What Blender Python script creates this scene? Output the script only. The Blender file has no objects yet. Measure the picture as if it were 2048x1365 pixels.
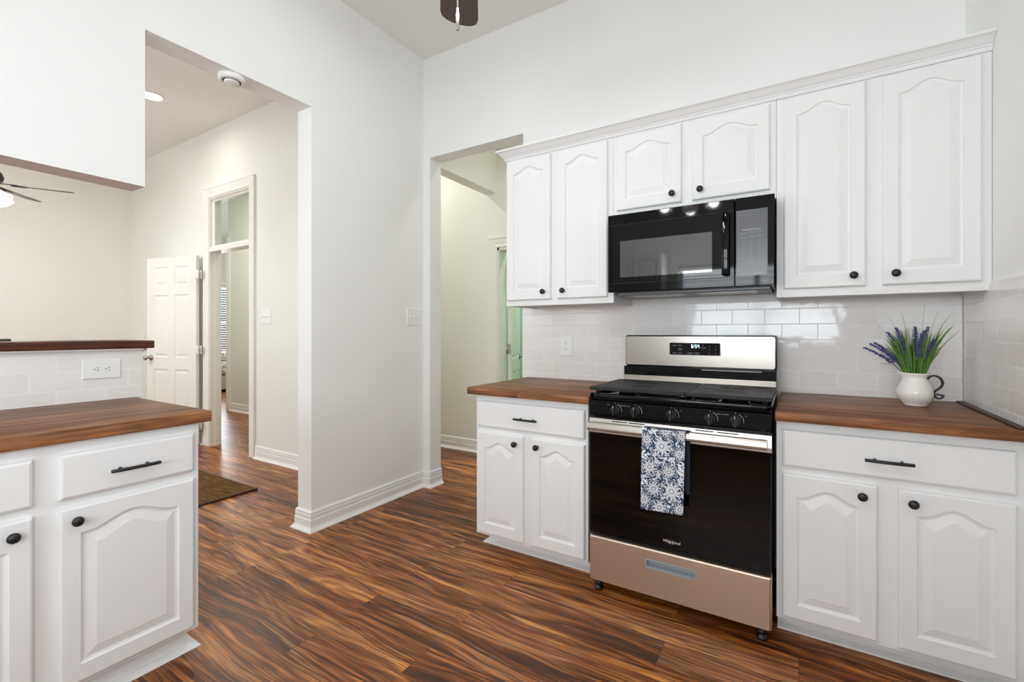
import bpy, bmesh, math, random
import numpy as np
from mathutils import Vector, Matrix
random.seed(7)
PI = math.pi
S = bpy.context.scene
C = S.collection

# ------------------------------------------------------------------ camera, world, light, exposure
cam = bpy.data.cameras.new('camera')
cam.sensor_width = 36.0
cam.lens = 36.0 * 926.0 / 2048.0
cam.shift_y = -17.5 / 2048.0
cam.clip_start = 0.02
cam_o = bpy.data.objects.new('camera', cam)
cam_o.location = (0, 0, 1.22)
cam_o.rotation_euler = (PI / 2, 0, math.radians(31.79))
C.objects.link(cam_o)
S.camera = cam_o

S.view_settings.view_transform = 'Standard'
S.view_settings.look = 'None'
S.view_settings.exposure = 0.0
S.view_settings.gamma = 1.0
S.view_settings.use_curve_mapping = False
S.cycles.use_denoising = True
S.cycles.max_bounces = 14
S.cycles.diffuse_bounces = 8
S.cycles.glossy_bounces = 5
S.cycles.transparent_max_bounces = 12
S.cycles.sample_clamp_indirect = 6.0
S.cycles.caustics_reflective = False
S.cycles.caustics_refractive = False

W = bpy.data.worlds.new('sky')
S.world = W
W.use_nodes = True
wn = W.node_tree
wbg = wn.nodes['Background']
sky = wn.nodes.new('ShaderNodeTexSky')
sky.sky_type = 'HOSEK_WILKIE'
sky.turbidity = 4.0
sky.sun_direction = (0.3, 0.5, 0.8)
wn.links.new(sky.outputs[0], wbg.inputs[0])
wbg.inputs[1].default_value = 1.2


def area(name, loc, rot, sx, sy, power, col=(1, 1, 1), spread=180, shape='RECTANGLE'):
    l = bpy.data.lights.new(name, 'AREA')
    l.shape = shape
    l.size = sx
    l.size_y = sy
    l.energy = power
    l.color = col
    l.spread = math.radians(spread)
    o = bpy.data.objects.new(name, l)
    o.location = loc
    o.rotation_euler = rot
    C.objects.link(o)
    return o


def point(name, loc, power, col=(1, 1, 1), r=0.04):
    l = bpy.data.lights.new(name, 'POINT')
    l.energy = power
    l.color = col
    l.shadow_soft_size = r
    o = bpy.data.objects.new(name, l)
    o.location = loc
    C.objects.link(o)
    return o


WARM = (0.97, 0.98, 1.0)
CAN = (1.0, 0.985, 0.95)
COOL = (0.90, 0.955, 1.0)
DAY = (0.85, 0.935, 1.0)
# daylight pushing in through known and added windows (lights stand outside the panes)
area('daylight_kitchen_window', (-0.42, -2.32, 1.6), (PI / 2, 0, 0), 2.0, 1.3, 138, DAY)
area('added_daylight_side', (0.618 + 0.36, -1.12, 1.62), (PI / 2, 0, PI / 2), 1.25, 1.3, 72, DAY)  # added fill for the peninsula and left wall; no such window known
area('daylight_living_window', (-5.0, -3.92, 1.5), (PI / 2, 0, 0), 3.2, 2.2, 95, DAY)
area('added_daylight_far', (-7.39 - 0.36, -1.5, 1.6), (PI / 2, 0, -PI / 2), 2.0, 1.9, 85, DAY)  # added fill for the right wall tile, through an unseen window
area('daylight_bedroom_window', (-11.9, 5.35, 1.5), (PI / 2, 0, -PI / 2), 1.6, 1.8, 220, DAY)
# recessed cans, most of them unseen and added to brighten rooms, (x, y, watts)
CANS = [(-5.03, 1.86, 6), (-5.2, -1.0, 26), (-3.55, 3.2, 12), (-6.2, 3.25, 19), (-1.6, 3.4, 4),
        (-0.5, -0.9, 8), (-1.5, 1.5, 5), (-9.0, 5.2, 30), (-2.2, 4.7, 34)]
CEIL = 3.385
for i, (x, y, p) in enumerate(CANS):
    area('can_glow', (x, y, CEIL - 0.022), (0, 0, 0), 0.14, 0.14, p, COOL if x > -2.5 and y < 2.7 else CAN, 170, 'DISK')


# ------------------------------------------------------------------ materials
def lin(c):
    def g(u):
        u /= 255.0
        return u / 12.92 if u <= 0.04045 else ((u + 0.055) / 1.055) ** 2.4
    return (g(c[0]), g(c[1]), g(c[2]), 1.0)


class NT:
    """thin wrapper that makes node trees short to write"""
    def __init__(s, name):
        s.m = bpy.data.materials.new(name)
        s.m.use_nodes = True
        s.t = s.m.node_tree
        s.b = s.t.nodes['Principled BSDF']

    def n(s, kind, **kw):
        nd = s.t.nodes.new('ShaderNode' + kind)
        for k, v in kw.items():
            if k.startswith('i_'):
                nm = k[2:].replace('_', ' ')
                s.put(nd.inputs[nm], v)
            else:
                setattr(nd, k, v)
        return nd

    def put(s, sock, v):
        if isinstance(v, bpy.types.NodeSocket):
            s.t.links.new(v, sock)
        else:
            sock.default_value = v

    def math(s, op, a, b=0.0, c=None):
        nd = s.t.nodes.new('ShaderNodeMath')
        nd.operation = op
        s.put(nd.inputs[0], a)
        s.put(nd.inputs[1], b)
        if c is not None:
            s.put(nd.inputs[2], c)
        return nd.outputs[0]

    def comb(s, x, y, z=0.0):
        nd = s.t.nodes.new('ShaderNodeCombineXYZ')
        for i, v in enumerate((x, y, z)):
            s.put(nd.inputs[i], v)
        return nd.outputs[0]

    def obj(s):
        t = s.t.nodes.new('ShaderNodeTexCoord')
        sp = s.t.nodes.new('ShaderNodeSeparateXYZ')
        s.t.links.new(t.outputs['Object'], sp.inputs[0])
        return t.outputs['Object'], sp.outputs

    def noise(s, vec, scale, detail=2.0, rough=0.5, dist=0.0):
        nd = s.n('TexNoise')
        s.put(nd.inputs['Vector'], vec)
        nd.inputs['Scale'].default_value = scale
        nd.inputs['Detail'].default_value = detail
        nd.inputs['Roughness'].default_value = rough
        nd.inputs['Distortion'].default_value = dist
        return nd.outputs[0]

    def ramp(s, fac, stops):
        nd = s.n('ValToRGB')
        e = nd.color_ramp.elements
        while len(e) < len(stops):
            e.new(0.5)
        for el, (p, c) in zip(e, stops):
            el.position = p
            el.color = c
        s.put(nd.inputs[0], fac)
        return nd.outputs[0]

    def mix(s, fac, a, b, mode='MIX'):
        nd = s.n('Mix', data_type='RGBA', blend_type=mode)
        s.put(nd.inputs[0], fac)
        s.put(nd.inputs[6], a)
        s.put(nd.inputs[7], b)
        return nd.outputs[2]

    def bump(s, h, strength=0.2, dist=0.01):
        nd = s.n('Bump')
        nd.inputs['Strength'].default_value = strength
        nd.inputs['Distance'].default_value = dist
        s.put(nd.inputs['Height'], h)
        s.t.links.new(nd.outputs[0], s.b.inputs['Normal'])

    def set(s, **kw):
        for k, v in kw.items():
            s.put(s.b.inputs[k.replace('_', ' ')], v)
        return s.m


def plain(name, rgb, rough=0.5, metal=0.0, spec=0.5, vary=0.0, nscale=9.0):
    t = NT(name)
    col = lin(rgb)
    if vary:
        o, _ = t.obj()
        k = t.noise(o, nscale, 3.0)
        dark = tuple(c * (1 - vary) for c in col[:3]) + (1,)
        col = t.mix(k, col, dark)
    t.set(Base_Color=col, Roughness=rough, Metallic=metal)
    t.b.inputs['Specular IOR Level'].default_value = spec
    return t.m


def paint(name, rgb, bscale=120.0, bstr=0.12, rough=0.6):
    t = NT(name)
    o, _ = t.obj()
    h = t.noise(o, bscale, 3.0)
    big = t.noise(o, 1.3, 2.0)
    col = lin(rgb)
    t.set(Base_Color=t.mix(big, col, tuple(c * 0.985 for c in col[:3]) + (1,)), Roughness=rough)
    t.b.inputs['Specular IOR Level'].default_value = 0.3
    t.bump(h, bstr, 0.003)
    return t.m


def floor_mat():
    t = NT('acacia_plank_floor')
    o, x = t.obj()
    br = t.n('TexBrick', offset=0.37, offset_frequency=2, squash=1.0)
    t.put(br.inputs['Vector'], o)
    br.inputs['Color1'].default_value = (0, 0, 0, 1)
    br.inputs['Color2'].default_value = (1, 1, 1, 1)
    br.inputs['Mortar'].default_value = (0.5, 0.5, 0.5, 1)
    br.inputs['Scale'].default_value = 1.0
    br.inputs['Mortar Size'].default_value = 0.0008
    br.inputs['Mortar Smooth'].default_value = 0.2
    br.inputs['Brick Width'].default_value = 1.21
    br.inputs['Row Height'].default_value = 0.17
    r = t.n('SeparateColor')
    t.put(r.inputs[0], br.outputs['Color'])
    r = r.outputs[0]
    px = t.math('ADD', t.math('MULTIPLY', x[0], 1.0), t.math('MULTIPLY', r, 37.0))
    wp = t.noise(t.comb(t.math('MULTIPLY', px, 1.7), t.math('MULTIPLY', x[1], 4.5), r), 1.0, 2.0, 0.5)
    wy = t.math('ADD', x[1], t.math('MULTIPLY', t.math('SUBTRACT', wp, 0.5), 0.105))
    py = t.math('ADD', wy, t.math('MULTIPLY', r, 19.3))
    # growth ring contours: a stretched height field cut into bands
    hv = t.comb(t.math('MULTIPLY', px, 0.85), t.math('MULTIPLY', py, 6.6), r)
    h = t.noise(hv, 1.0, 1.6, 0.45, 0.35)
    rings = t.math('SINE', t.math('MULTIPLY', h, 84.0))
    rings = t.math('MULTIPLY_ADD', rings, 0.5, 0.5)
    fine = t.noise(t.comb(t.math('MULTIPLY', px, 2.4), t.math('MULTIPLY', py, 150.0), r), 1.0, 5.0, 0.65, 0.3)
    wide = t.noise(t.comb(t.math('MULTIPLY', px, 1.1), t.math('MULTIPLY', py, 13.0), r), 1.0, 3.0, 0.55, 0.6)
    med = t.noise(t.comb(t.math('MULTIPLY', px, 1.6), t.math('MULTIPLY', py, 38.0), r), 1.0, 3.0, 0.6, 0.5)
    v = t.math('ADD', t.math('MULTIPLY', rings, 0.075), t.math('MULTIPLY', wide, 0.56))
    v = t.math('ADD', v, t.math('MULTIPLY', fine, 0.44))
    v = t.math('ADD', v, t.math('MULTIPLY', med, 0.46))
    v = t.math('ADD', v, t.math('MULTIPLY', r, 0.10))
    col = t.ramp(v, [(0.58, lin((38, 20, 11))), (0.70, lin((82, 43, 21))), (0.80, lin((124, 69, 32))),
                     (0.90, lin((168, 103, 47))), (1.0, lin((216, 150, 80)))])
    ln = t.noise(t.comb(t.math('MULTIPLY', px, 0.8), t.math('MULTIPLY', py, 30.0), t.math('ADD', r, 3.0)), 1.0, 3.0, 0.6, 0.5)
    ridge = t.math('ABSOLUTE', t.math('SUBTRACT', ln, 0.5))
    lmask = t.noise(t.comb(t.math('MULTIPLY', px, 2.0), t.math('MULTIPLY', py, 9.0), t.math('ADD', r, 5.0)), 1.0, 2.0)
    thin = t.ramp(ridge, [(0.0, (0.85, 0.85, 0.85, 1)), (0.012, (0.7, 0.7, 0.7, 1)), (0.034, (0, 0, 0, 1))])
    thin = t.math('MULTIPLY', thin, t.ramp(lmask, [(0.42, (0, 0, 0, 1)), (0.58, (1, 1, 1, 1))]))
    col = t.mix(thin, col, lin((44, 26, 17)))
    ridge2 = t.math('ABSOLUTE', t.math('SUBTRACT', ln, 0.60))
    thin2 = t.ramp(ridge2, [(0.0, (0.8, 0.8, 0.8, 1)), (0.010, (0.6, 0.6, 0.6, 1)), (0.026, (0, 0, 0, 1))])
    col = t.mix(t.math('MULTIPLY', thin2, lmask), col, lin((206, 152, 98)))
    # black heart streaks and knots
    st = t.noise(t.comb(t.math('MULTIPLY', px, 0.9), t.math('MULTIPLY', py, 21.0), t.math('ADD', r, 7.0)), 1.0, 4.0, 0.6, 1.0)
    sm = t.ramp(st, [(0.0, (0.92, 0.92, 0.92, 1)), (0.32, (0.80, 0.80, 0.80, 1)), (0.39, (0, 0, 0, 1))])
    col = t.mix(sm, col, lin((36, 21, 15)))
    col = t.mix(br.outputs['Fac'], col, lin((40, 24, 16)))
    rg = t.math('MULTIPLY_ADD', fine, 0.18, 0.27)
    t.set(Base_Color=col, Roughness=rg)
    t.b.inputs['Specular IOR Level'].default_value = 0.42
    t.bump(t.math('SUBTRACT', t.math('MULTIPLY', fine, 0.4), br.outputs['Fac']), 0.16, 0.002)
    return t.m


def butcher(name, axis, a, b, c):
    """stained butcher block with staves along the given axis"""
    t = NT(name)
    o, x = t.obj()
    u, v = (x[0], x[1]) if axis == 'x' else (x[1], x[0])
    v = t.math('ADD', v, t.math('MULTIPLY', x[2], 0.62))
    br = t.n('TexBrick', offset=0.43, offset_frequency=2)
    t.put(br.inputs['Vector'], t.comb(u, v, 0.0))
    br.inputs['Color1'].default_value = (0, 0, 0, 1)
    br.inputs['Color2'].default_value = (1, 1, 1, 1)
    br.inputs['Mortar'].default_value = (0.4, 0.4, 0.4, 1)
    br.inputs['Scale'].default_value = 1.0
    br.inputs['Mortar Size'].default_value = 0.0006
    br.inputs['Brick Width'].default_value = 2.9
    br.inputs['Row Height'].default_value = 0.045
    r = t.n('SeparateColor')
    t.put(r.inputs[0], br.outputs['Color'])
    r = r.outputs[0]
    pu = t.math('ADD', u, t.math('MULTIPLY', r, 31.0))
    g = t.noise(t.comb(t.math('MULTIPLY', pu, 3.4), t.math('MULTIPLY', v, 85.0), r), 1.0, 4.0, 0.6, 0.5)
    g2 = t.noise(t.comb(t.math('MULTIPLY', pu, 2.0), t.math('MULTIPLY', v, 16.0), r), 1.0, 2.0, 0.5, 1.0)
    val = t.math('ADD', t.math('MULTIPLY', g, 0.6), t.math('MULTIPLY', g2, 0.5))
    val = t.math('ADD', val, t.math('MULTIPLY', t.math('SUBTRACT', r, 0.5), 0.10))
    col = t.ramp(val, [(0.36, lin(a)), (0.55, lin(b)), (0.74, lin(c))])
    t.set(Base_Color=col, Roughness=t.math('MULTIPLY_ADD', g, 0.2, 0.34))
    t.b.inputs['Specular IOR Level'].default_value = 0.3
    t.bump(t.math('SUBTRACT', g, br.outputs['Fac']), 0.12, 0.0015)
    return t.m


def tile_mat(name, axis, u0, bw, z0=0.9482, rh=0.0785):
    t = NT(name)
    o, x = t.obj()
    u = t.math('SUBTRACT', x[0] if axis == 'x' else x[1], u0)
    v = t.math('SUBTRACT', x[2], z0)
    br = t.n('TexBrick', offset=0.5, offset_frequency=2)
    t.put(br.inputs['Vector'], t.comb(u, v, 0.0))
    br.inputs['Color1'].default_value = (0, 0, 0, 1)
    br.inputs['Color2'].default_value = (1, 1, 1, 1)
    br.inputs['Mortar'].default_value = (0.5, 0.5, 0.5, 1)
    br.inputs['Scale'].default_value = 1.0
    br.inputs['Mortar Size'].default_value = 0.0021
    br.inputs['Mortar Smooth'].default_value = 0.35
    br.inputs['Brick Width'].default_value = bw
    br.inputs['Row Height'].default_value = rh
    col = t.mix(br.outputs['Color'], lin((231, 227, 223)), lin((237, 234, 231)))
    col = t.mix(br.outputs['Fac'], col, lin((242, 241, 239)))
    t.set(Base_Color=col, Roughness=t.math('MULTIPLY_ADD', br.outputs['Fac'], 0.5, 0.09))
    wv = t.noise(o, 16.0, 1.0)
    r = t.n('SeparateColor')
    t.put(r.inputs[0], br.outputs['Color'])
    h = t.math('SUBTRACT', t.math('MULTIPLY', wv, 0.9), t.math('MULTIPLY', br.outputs['Fac'], 1.4))
    t.bump(h, 0.26, 0.004)
    return t.m


def steel(name, base=(188, 180, 172), rough=0.27, axis='x'):
    t = NT(name)
    o, x = t.obj()
    k = (2.0, 260.0) if axis == 'x' else (260.0, 2.0)
    g = t.noise(t.comb(t.math('MULTIPLY', x[0], k[0]), t.math('MULTIPLY', x[2], k[1]), 0.0), 1.0, 3.0)
    t.set(Base_Color=lin(base), Metallic=1.0, Roughness=t.math('MULTIPLY_ADD', g, 0.015, rough))
    return t.m


def glass_mat(name, tint=(1, 1, 1, 1), refl=0.08):
    t = NT(name)
    tr = t.n('BsdfTransparent')
    tr.inputs[0].default_value = tint
    gl = t.n('BsdfGlossy')
    gl.inputs['Roughness'].default_value = 0.02
    mx = t.n('MixShader')
    mx.inputs[0].default_value = refl
    t.t.links.new(tr.outputs[0], mx.inputs[1])
    t.t.links.new(gl.outputs[0], mx.inputs[2])
    t.t.links.new(mx.outputs[0], t.t.nodes['Material Output'].inputs[0])
    return t.m


def glow(name, rgb, strength, base=(255, 255, 255)):
    t = NT(name)
    t.set(Base_Color=lin(base), Emission_Color=lin(rgb), Emission_Strength=strength, Roughness=0.4)
    return t.m


def attr_mat(name, rough=0.9):
    t = NT(name)
    a = t.n('VertexColor')
    a.layer_name = 'pattern'
    o, _ = t.obj()
    t.set(Base_Color=a.outputs[0], Roughness=rough)
    t.b.inputs['Specular IOR Level'].default_value = 0.1
    t.bump(t.noise(o, 900.0, 2.0), 0.25, 0.001)
    return t.m


def coir_mat():
    t = NT('coir_mat')
    o, x = t.obj()
    n1 = t.noise(o, 160.0, 4.0, 0.7)
    n2 = t.noise(t.comb(t.math('MULTIPLY', x[0], 8.0), t.math('MULTIPLY', x[1], 70.0), 0.0), 1.0, 3.0, 0.6)
    v = t.math('ADD', t.math('MULTIPLY', n1, 0.5), t.math('MULTIPLY', n2, 0.5))
    col = t.ramp(v, [(0.3, lin((62, 45, 27))), (0.5, lin((108, 82, 52))), (0.66, lin((158, 128, 88)))])
    t.set(Base_Color=col, Roughness=0.95)
    t.b.inputs['Specular IOR Level'].default_value = 0.05
    t.bump(n1, 0.8, 0.01)
    return t.m


def fabric_floral():
    t = NT('floral_bedding')
    o, _ = t.obj()
    vo = t.n('TexVoronoi', feature='DISTANCE_TO_EDGE')
    t.put(vo.inputs['Vector'], o)
    vo.inputs['Scale'].default_value = 14.0
    n1 = t.noise(o, 24.0, 3.0)
    v = t.math('ADD', vo.outputs[0], t.math('MULTIPLY', n1, 0.5))
    col = t.ramp(v, [(0.28, lin((120, 118, 112))), (0.36, lin((226, 224, 219)))])
    t.set(Base_Color=col, Roughness=0.9)
    return t.m


M = {}
M['wall'] = paint('wall_paint', (239, 239, 237))
M['wall_warm_lit'] = paint('wall_paint_warm_lit', (233, 233, 226))  # same paint as the kitchen; warm lamp tint put into the colour
M['wall_sage'] = paint('wall_paint_sage', (230, 231, 224))
M['wall_mint'] = paint('wall_paint_mint', (182, 214, 196))
M['ceil'] = paint('ceiling_texture', (233, 232, 228), 60.0, 0.35)
M['trim'] = paint('trim_paint', (236, 235, 233), 40.0, 0.02, 0.35)
M['cab'] = paint('cabinet_paint', (232, 232, 231), 70.0, 0.05, 0.36)
M['door'] = paint('door_paint', (234, 233, 226), 60.0, 0.03, 0.4)
M['floor'] = floor_mat()
M['counter_x'] = butcher('walnut_counter', 'x', (60, 37, 26), (120, 78, 51), (176, 121, 79))
M['counter_y'] = butcher('walnut_counter_peninsula', 'y', (60, 37, 26), (120, 78, 51), (176, 121, 79))
M['bar'] = butcher('dark_walnut_bar', 'y', (52, 28, 21), (90, 52, 38), (132, 84, 60))
M['darkwood'] = plain('dark_wood', (66, 40, 30), 0.5, vary=0.3)
M['tile_back'] = tile_mat('subway_tile_back', 'x', -1.5435 + 0.0773, 0.1546)
M['tile_right'] = tile_mat('subway_tile_right', 'y', 2.4052 + 0.082, 0.1645)
M['tile_bar'] = tile_mat('subway_tile_bar', 'y', 0.72 + 0.081, 0.162, 0.9736, 0.0803)
M['black'] = plain('black_hardware', (24, 24, 25), 0.42, vary=0.2)
M['blackgloss'] = plain('black_gloss', (7, 7, 8), 0.05, spec=0.22)
M['viewglass'] = plain('viewing_glass', (16, 16, 16), 0.03, spec=0.5)
M['viewglass'].node_tree.nodes['Principled BSDF'].inputs['IOR'].default_value = 2.4
M['blackglass'] = plain('black_glass', (6, 6, 6), 0.03, spec=0.30)
M['enamel'] = plain('black_enamel', (11, 11, 12), 0.12, spec=0.25)
M['iron'] = plain('cast_iron', (34, 35, 37), 0.5, spec=0.3, vary=0.3)
M['panelgrey'] = plain('control_panel_grey', (92, 93, 97), 0.22)
M['steel'] = steel('brushed_steel', (186, 179, 171), 0.34)
M['steel_back'] = steel('brushed_steel_backguard', (172, 165, 157), 0.24)
M['steel_drawer'] = steel('brushed_steel_drawer', (208, 190, 173), 0.46)
M['chrome'] = plain('chrome', (205, 205, 203), 0.12, 1.0)
M['nickel'] = plain('satin_nickel', (170, 165, 156), 0.28, 1.0)
M['grey'] = plain('grey_metal', (120, 121, 124), 0.4, 0.6)
M['pull'] = plain('pale_grey_pull', (158, 164, 170), 0.25)
M['plastic'] = plain('white_plastic', (238, 238, 236), 0.3, vary=0.02)
M['slot'] = plain('dark_slot', (28, 27, 27), 0.6)
M['mark'] = plain('pale_marking', (205, 205, 205), 0.5)
M['logo'] = plain('pale_lettering', (206, 192, 182), 0.35)
M['mark_dim'] = plain('dim_marking', (158, 158, 162), 0.5)
M['ceramic'] = plain('white_ceramic', (236, 233, 227), 0.08, vary=0.01)
M['fan'] = plain('dark_fan_wood', (74, 60, 57), 0.5, vary=0.25)
M['bronze'] = plain('dark_bronze', (52, 44, 42), 0.35, 0.7)
M['lav'] = plain('lavender_bloom', (112, 102, 176), 0.8, vary=0.75, nscale=120.0)
M['leaf'] = plain('grass_leaf', (118, 166, 72), 0.45, vary=0.82, nscale=70.0)
M['stem'] = plain('lavender_stem', (44, 66, 44), 0.7, vary=0.4)
M['blind'] = plain('blind_slat', (240, 240, 238), 0.4, vary=0.02)
M['glass'] = glass_mat('window_glass')
M['transom'] = glass_mat('transom_glass', (0.93, 0.96, 0.94, 1), 0.12)
M['shade'] = glow('frosted_shade', (255, 246, 226), 1.6)
M['bulb'] = glow('bulb', (255, 244, 220), 14.0)
M['can'] = glow('can_lens', (255, 248, 230), 9.0)
M['clock'] = glow('clock_digits', (170, 225, 255), 2.2)
M['towel'] = attr_mat('towel_print')
M['towel_shaded'] = plain('towel_shade_tint', (40, 46, 60), 0.95, vary=0.3)  # same towel; shade on the back layer is put into this colour
M['coir'] = coir_mat()
M['bedding'] = fabric_floral()
M['bedbase'] = plain('grey_bed_fabric', (176, 174, 168), 0.9, vary=0.1)
M['rubber'] = plain('black_foot', (16, 16, 17), 0.35)


# ------------------------------------------------------------------ mesh helpers
class MB:
    def __init__(s):
        s.v, s.f, s.sm = [], [], []

    def add(s, vs, fs, smooth=False):
        k = len(s.v)
        s.v += [tuple(p) for p in vs]
        s.f += [tuple(i + k for i in f) for f in fs]
        s.sm += [smooth] * len(fs)
        return s

    def box(s, x0, x1, y0, y1, z0, z1, bev=0.0, seg=1):
        x0, x1 = min(x0, x1), max(x0, x1)
        y0, y1 = min(y0, y1), max(y0, y1)
        z0, z1 = min(z0, z1), max(z0, z1)
        if bev <= 0:
            vs = [(x, y, z) for z in (z0, z1) for y in (y0, y1) for x in (x0, x1)]
            return s.add(vs, [(0, 2, 3, 1), (4, 5, 7, 6), (0, 1, 5, 4), (2, 6, 7, 3), (0, 4, 6, 2), (1, 3, 7, 5)])
        bm = bmesh.new()
        bmesh.ops.create_cube(bm, size=1.0)
        for q in bm.verts:
            q.co = Vector(((x0 + x1) / 2 + q.co.x * (x1 - x0), (y0 + y1) / 2 + q.co.y * (y1 - y0), (z0 + z1) / 2 + q.co.z * (z1 - z0)))
        bmesh.ops.bevel(bm, geom=bm.edges[:], offset=bev, segments=seg, affect='EDGES', profile=0.5)
        s.bm(bm, seg > 1)
        return s

    def bm(s, bm, smooth=False):
        bm.verts.index_update()
        s.add([v.co[:] for v in bm.verts], [[v.index for v in f.verts] for f in bm.faces], smooth)
        bm.free()
        return s

    def rings(s, rs, closed_ring=True, cap0=True, cap1=True, smooth=False):
        """bridge a list of equally long loops"""
        n = len(rs[0])
        vs = [p for r in rs for p in r]
        fs = []
        for i in range(len(rs) - 1):
            for j in range(n if closed_ring else n - 1):
                a, b = i * n + j, i * n + (j + 1) % n
                fs.append((a, b, b + n, a + n))
        if cap0:
            fs.append(tuple(reversed(range(n))))
        if cap1:
            fs.append(tuple(range((len(rs) - 1) * n, len(rs) * n)))
        return s.add(vs, fs, smooth)

    def lathe(s, prof, c=(0, 0, 0), axis='z', n=32, smooth=True):
        rs = []
        for r, h in prof:
            ring = []
            for k in range(n):
                a = 2 * PI * k / n
                p = (r * math.cos(a), r * math.sin(a), h)
                if axis == 'y-':
                    p = (p[0], -p[2], p[1])
                elif axis == 'x':
                    p = (p[2], p[0], p[1])
                ring.append((p[0] + c[0], p[1] + c[1], p[2] + c[2]))
            rs.append(ring)
        return s.rings(rs, True, prof[0][0] > 1e-5, prof[-1][0] > 1e-5, smooth)

    def tube(s, pts, r, n=10, smooth=True):
        pts = [Vector(p) for p in pts]
        rs = []
        up = Vector((0, 0, 1))
        for i, p in enumerate(pts):
            d = (pts[min(i + 1, len(pts) - 1)] - pts[max(i - 1, 0)]).normalized()
            a = d.cross(up)
            if a.length < 1e-3:
                a = d.cross(Vector((0, 1, 0)))
            a.normalize()
            b = d.cross(a)
            rr = r[i] if isinstance(r, (list, tuple)) else r
            rs.append([tuple(p + a * rr * math.cos(2 * PI * k / n) + b * rr * math.sin(2 * PI * k / n)) for k in range(n)])
        return s.rings(rs, True, True, True, smooth)

    def sweep(s, prof, path, z=0.0):
        """profile (distance to the right of the path, height) along a level path with mitred corners"""
        P2 = [Vector((p[0], p[1])) for p in path]
        nr = []
        for i in range(len(P2)):
            ns = []
            if i > 0:
                d = (P2[i] - P2[i - 1]).normalized()
                ns.append(Vector((d.y, -d.x)))
            if i < len(P2) - 1:
                d = (P2[i + 1] - P2[i]).normalized()
                ns.append(Vector((d.y, -d.x)))
            if len(ns) == 1:
                nr.append(ns[0])
            else:
                m = (ns[0] + ns[1]).normalized()
                nr.append(m / max(0.2, m.dot(ns[0])))
        rs = [[(p.x + n.x * d, p.y + n.y * d, z + h) for d, h in prof] for p, n in zip(P2, nr)]
        return s.rings(rs, True, True, True)

    def moved(s, m):
        s.v = [tuple(m @ Vector(p)) for p in s.v]
        return s

    def build(s, name, mat, parent=None, off=(0, 0, 0), fix=True):
        me = bpy.data.meshes.new(name)
        me.from_pydata([(p[0] - off[0], p[1] - off[1], p[2] - off[2]) for p in s.v], [], s.f)
        me.polygons.foreach_set('use_smooth', s.sm)
        me.materials.append(mat)
        if fix:
            bm = bmesh.new()
            bm.from_mesh(me)
            bmesh.ops.recalc_face_normals(bm, faces=bm.faces[:])
            bm.to_mesh(me)
            bm.free()
        me.update()
        o = bpy.data.objects.new(name, me)
        C.objects.link(o)
        if parent is not None:
            o.parent = parent
        return o


def tag(o, label, cat, group=None):
    o['label'] = label
    o['category'] = cat
    if group:
        o['group'] = group
    return o


def thing(name, label, cat, loc=(0, 0, 0), rz=0.0, group=None):
    o = bpy.data.objects.new(name, None)
    o.empty_display_size = 0.1
    o.location = loc
    o.rotation_euler = (0, 0, rz)
    C.objects.link(o)
    return tag(o, label, cat, group)


def struct(o):
    o['kind'] = 'structure'
    return o


def sroot(name, loc=(0, 0, 0)):
    o = bpy.data.objects.new(name, None)
    o.empty_display_size = 0.1
    o.location = loc
    C.objects.link(o)
    return struct(o)


def text_mb(s, size, depth=0.0006, shear=0.0, bold=0.0):
    """flat lettering in the xz plane, facing -y, centred on the origin"""
    cu = bpy.data.curves.new('lettering', 'FONT')
    cu.body = s
    cu.size = size
    cu.align_x = 'CENTER'
    cu.align_y = 'CENTER'
    cu.shear = shear
    cu.extrude = depth
    cu.offset = bold
    cu.resolution_u = 3
    o = bpy.data.objects.new('lettering', cu)
    C.objects.link(o)
    bpy.context.view_layer.update()
    me = bpy.data.meshes.new_from_object(o.evaluated_get(bpy.context.evaluated_depsgraph_get()))
    mb = MB()
    mb.add([(v.co.x, -v.co.z, v.co.y) for v in me.vertices], [tuple(p.vertices) for p in me.polygons])
    bpy.data.objects.remove(o)
    bpy.data.curves.remove(cu)
    bpy.data.meshes.remove(me)
    return mb


def merged(*mbs):
    r = MB()
    for m in mbs:
        r.add(m.v, m.f)
    return r


def at(mb, x, y, z):
    mb.v = [(p[0] + x, p[1] + y, p[2] + z) for p in mb.v]
    return mb


# ------------------------------------------------------------------ the setting
XL, XLB = -2.54, -2.675          # kitchen left wall, both faces
YS, YSB = 2.76, 2.89             # stove wall, both faces
XR = 0.618                       # kitchen right wall
YH = 2.51                        # hallway wall seen through the tall opening
YI, YIB = 3.82, 3.95             # inner hall wall
XF = -7.39                       # far living room wall
YK = -2.0                        # rear kitchen wall
DOORT = 2.595

struct(MB().box(-12.2, 1.4, -4.2, 7.6, -0.1, 0).build('floor', M['floor']))
struct(MB().box(-12.2, 1.4, -4.2, 7.6, CEIL, CEIL + 0.12).build('ceiling', M['ceil']))

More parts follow.
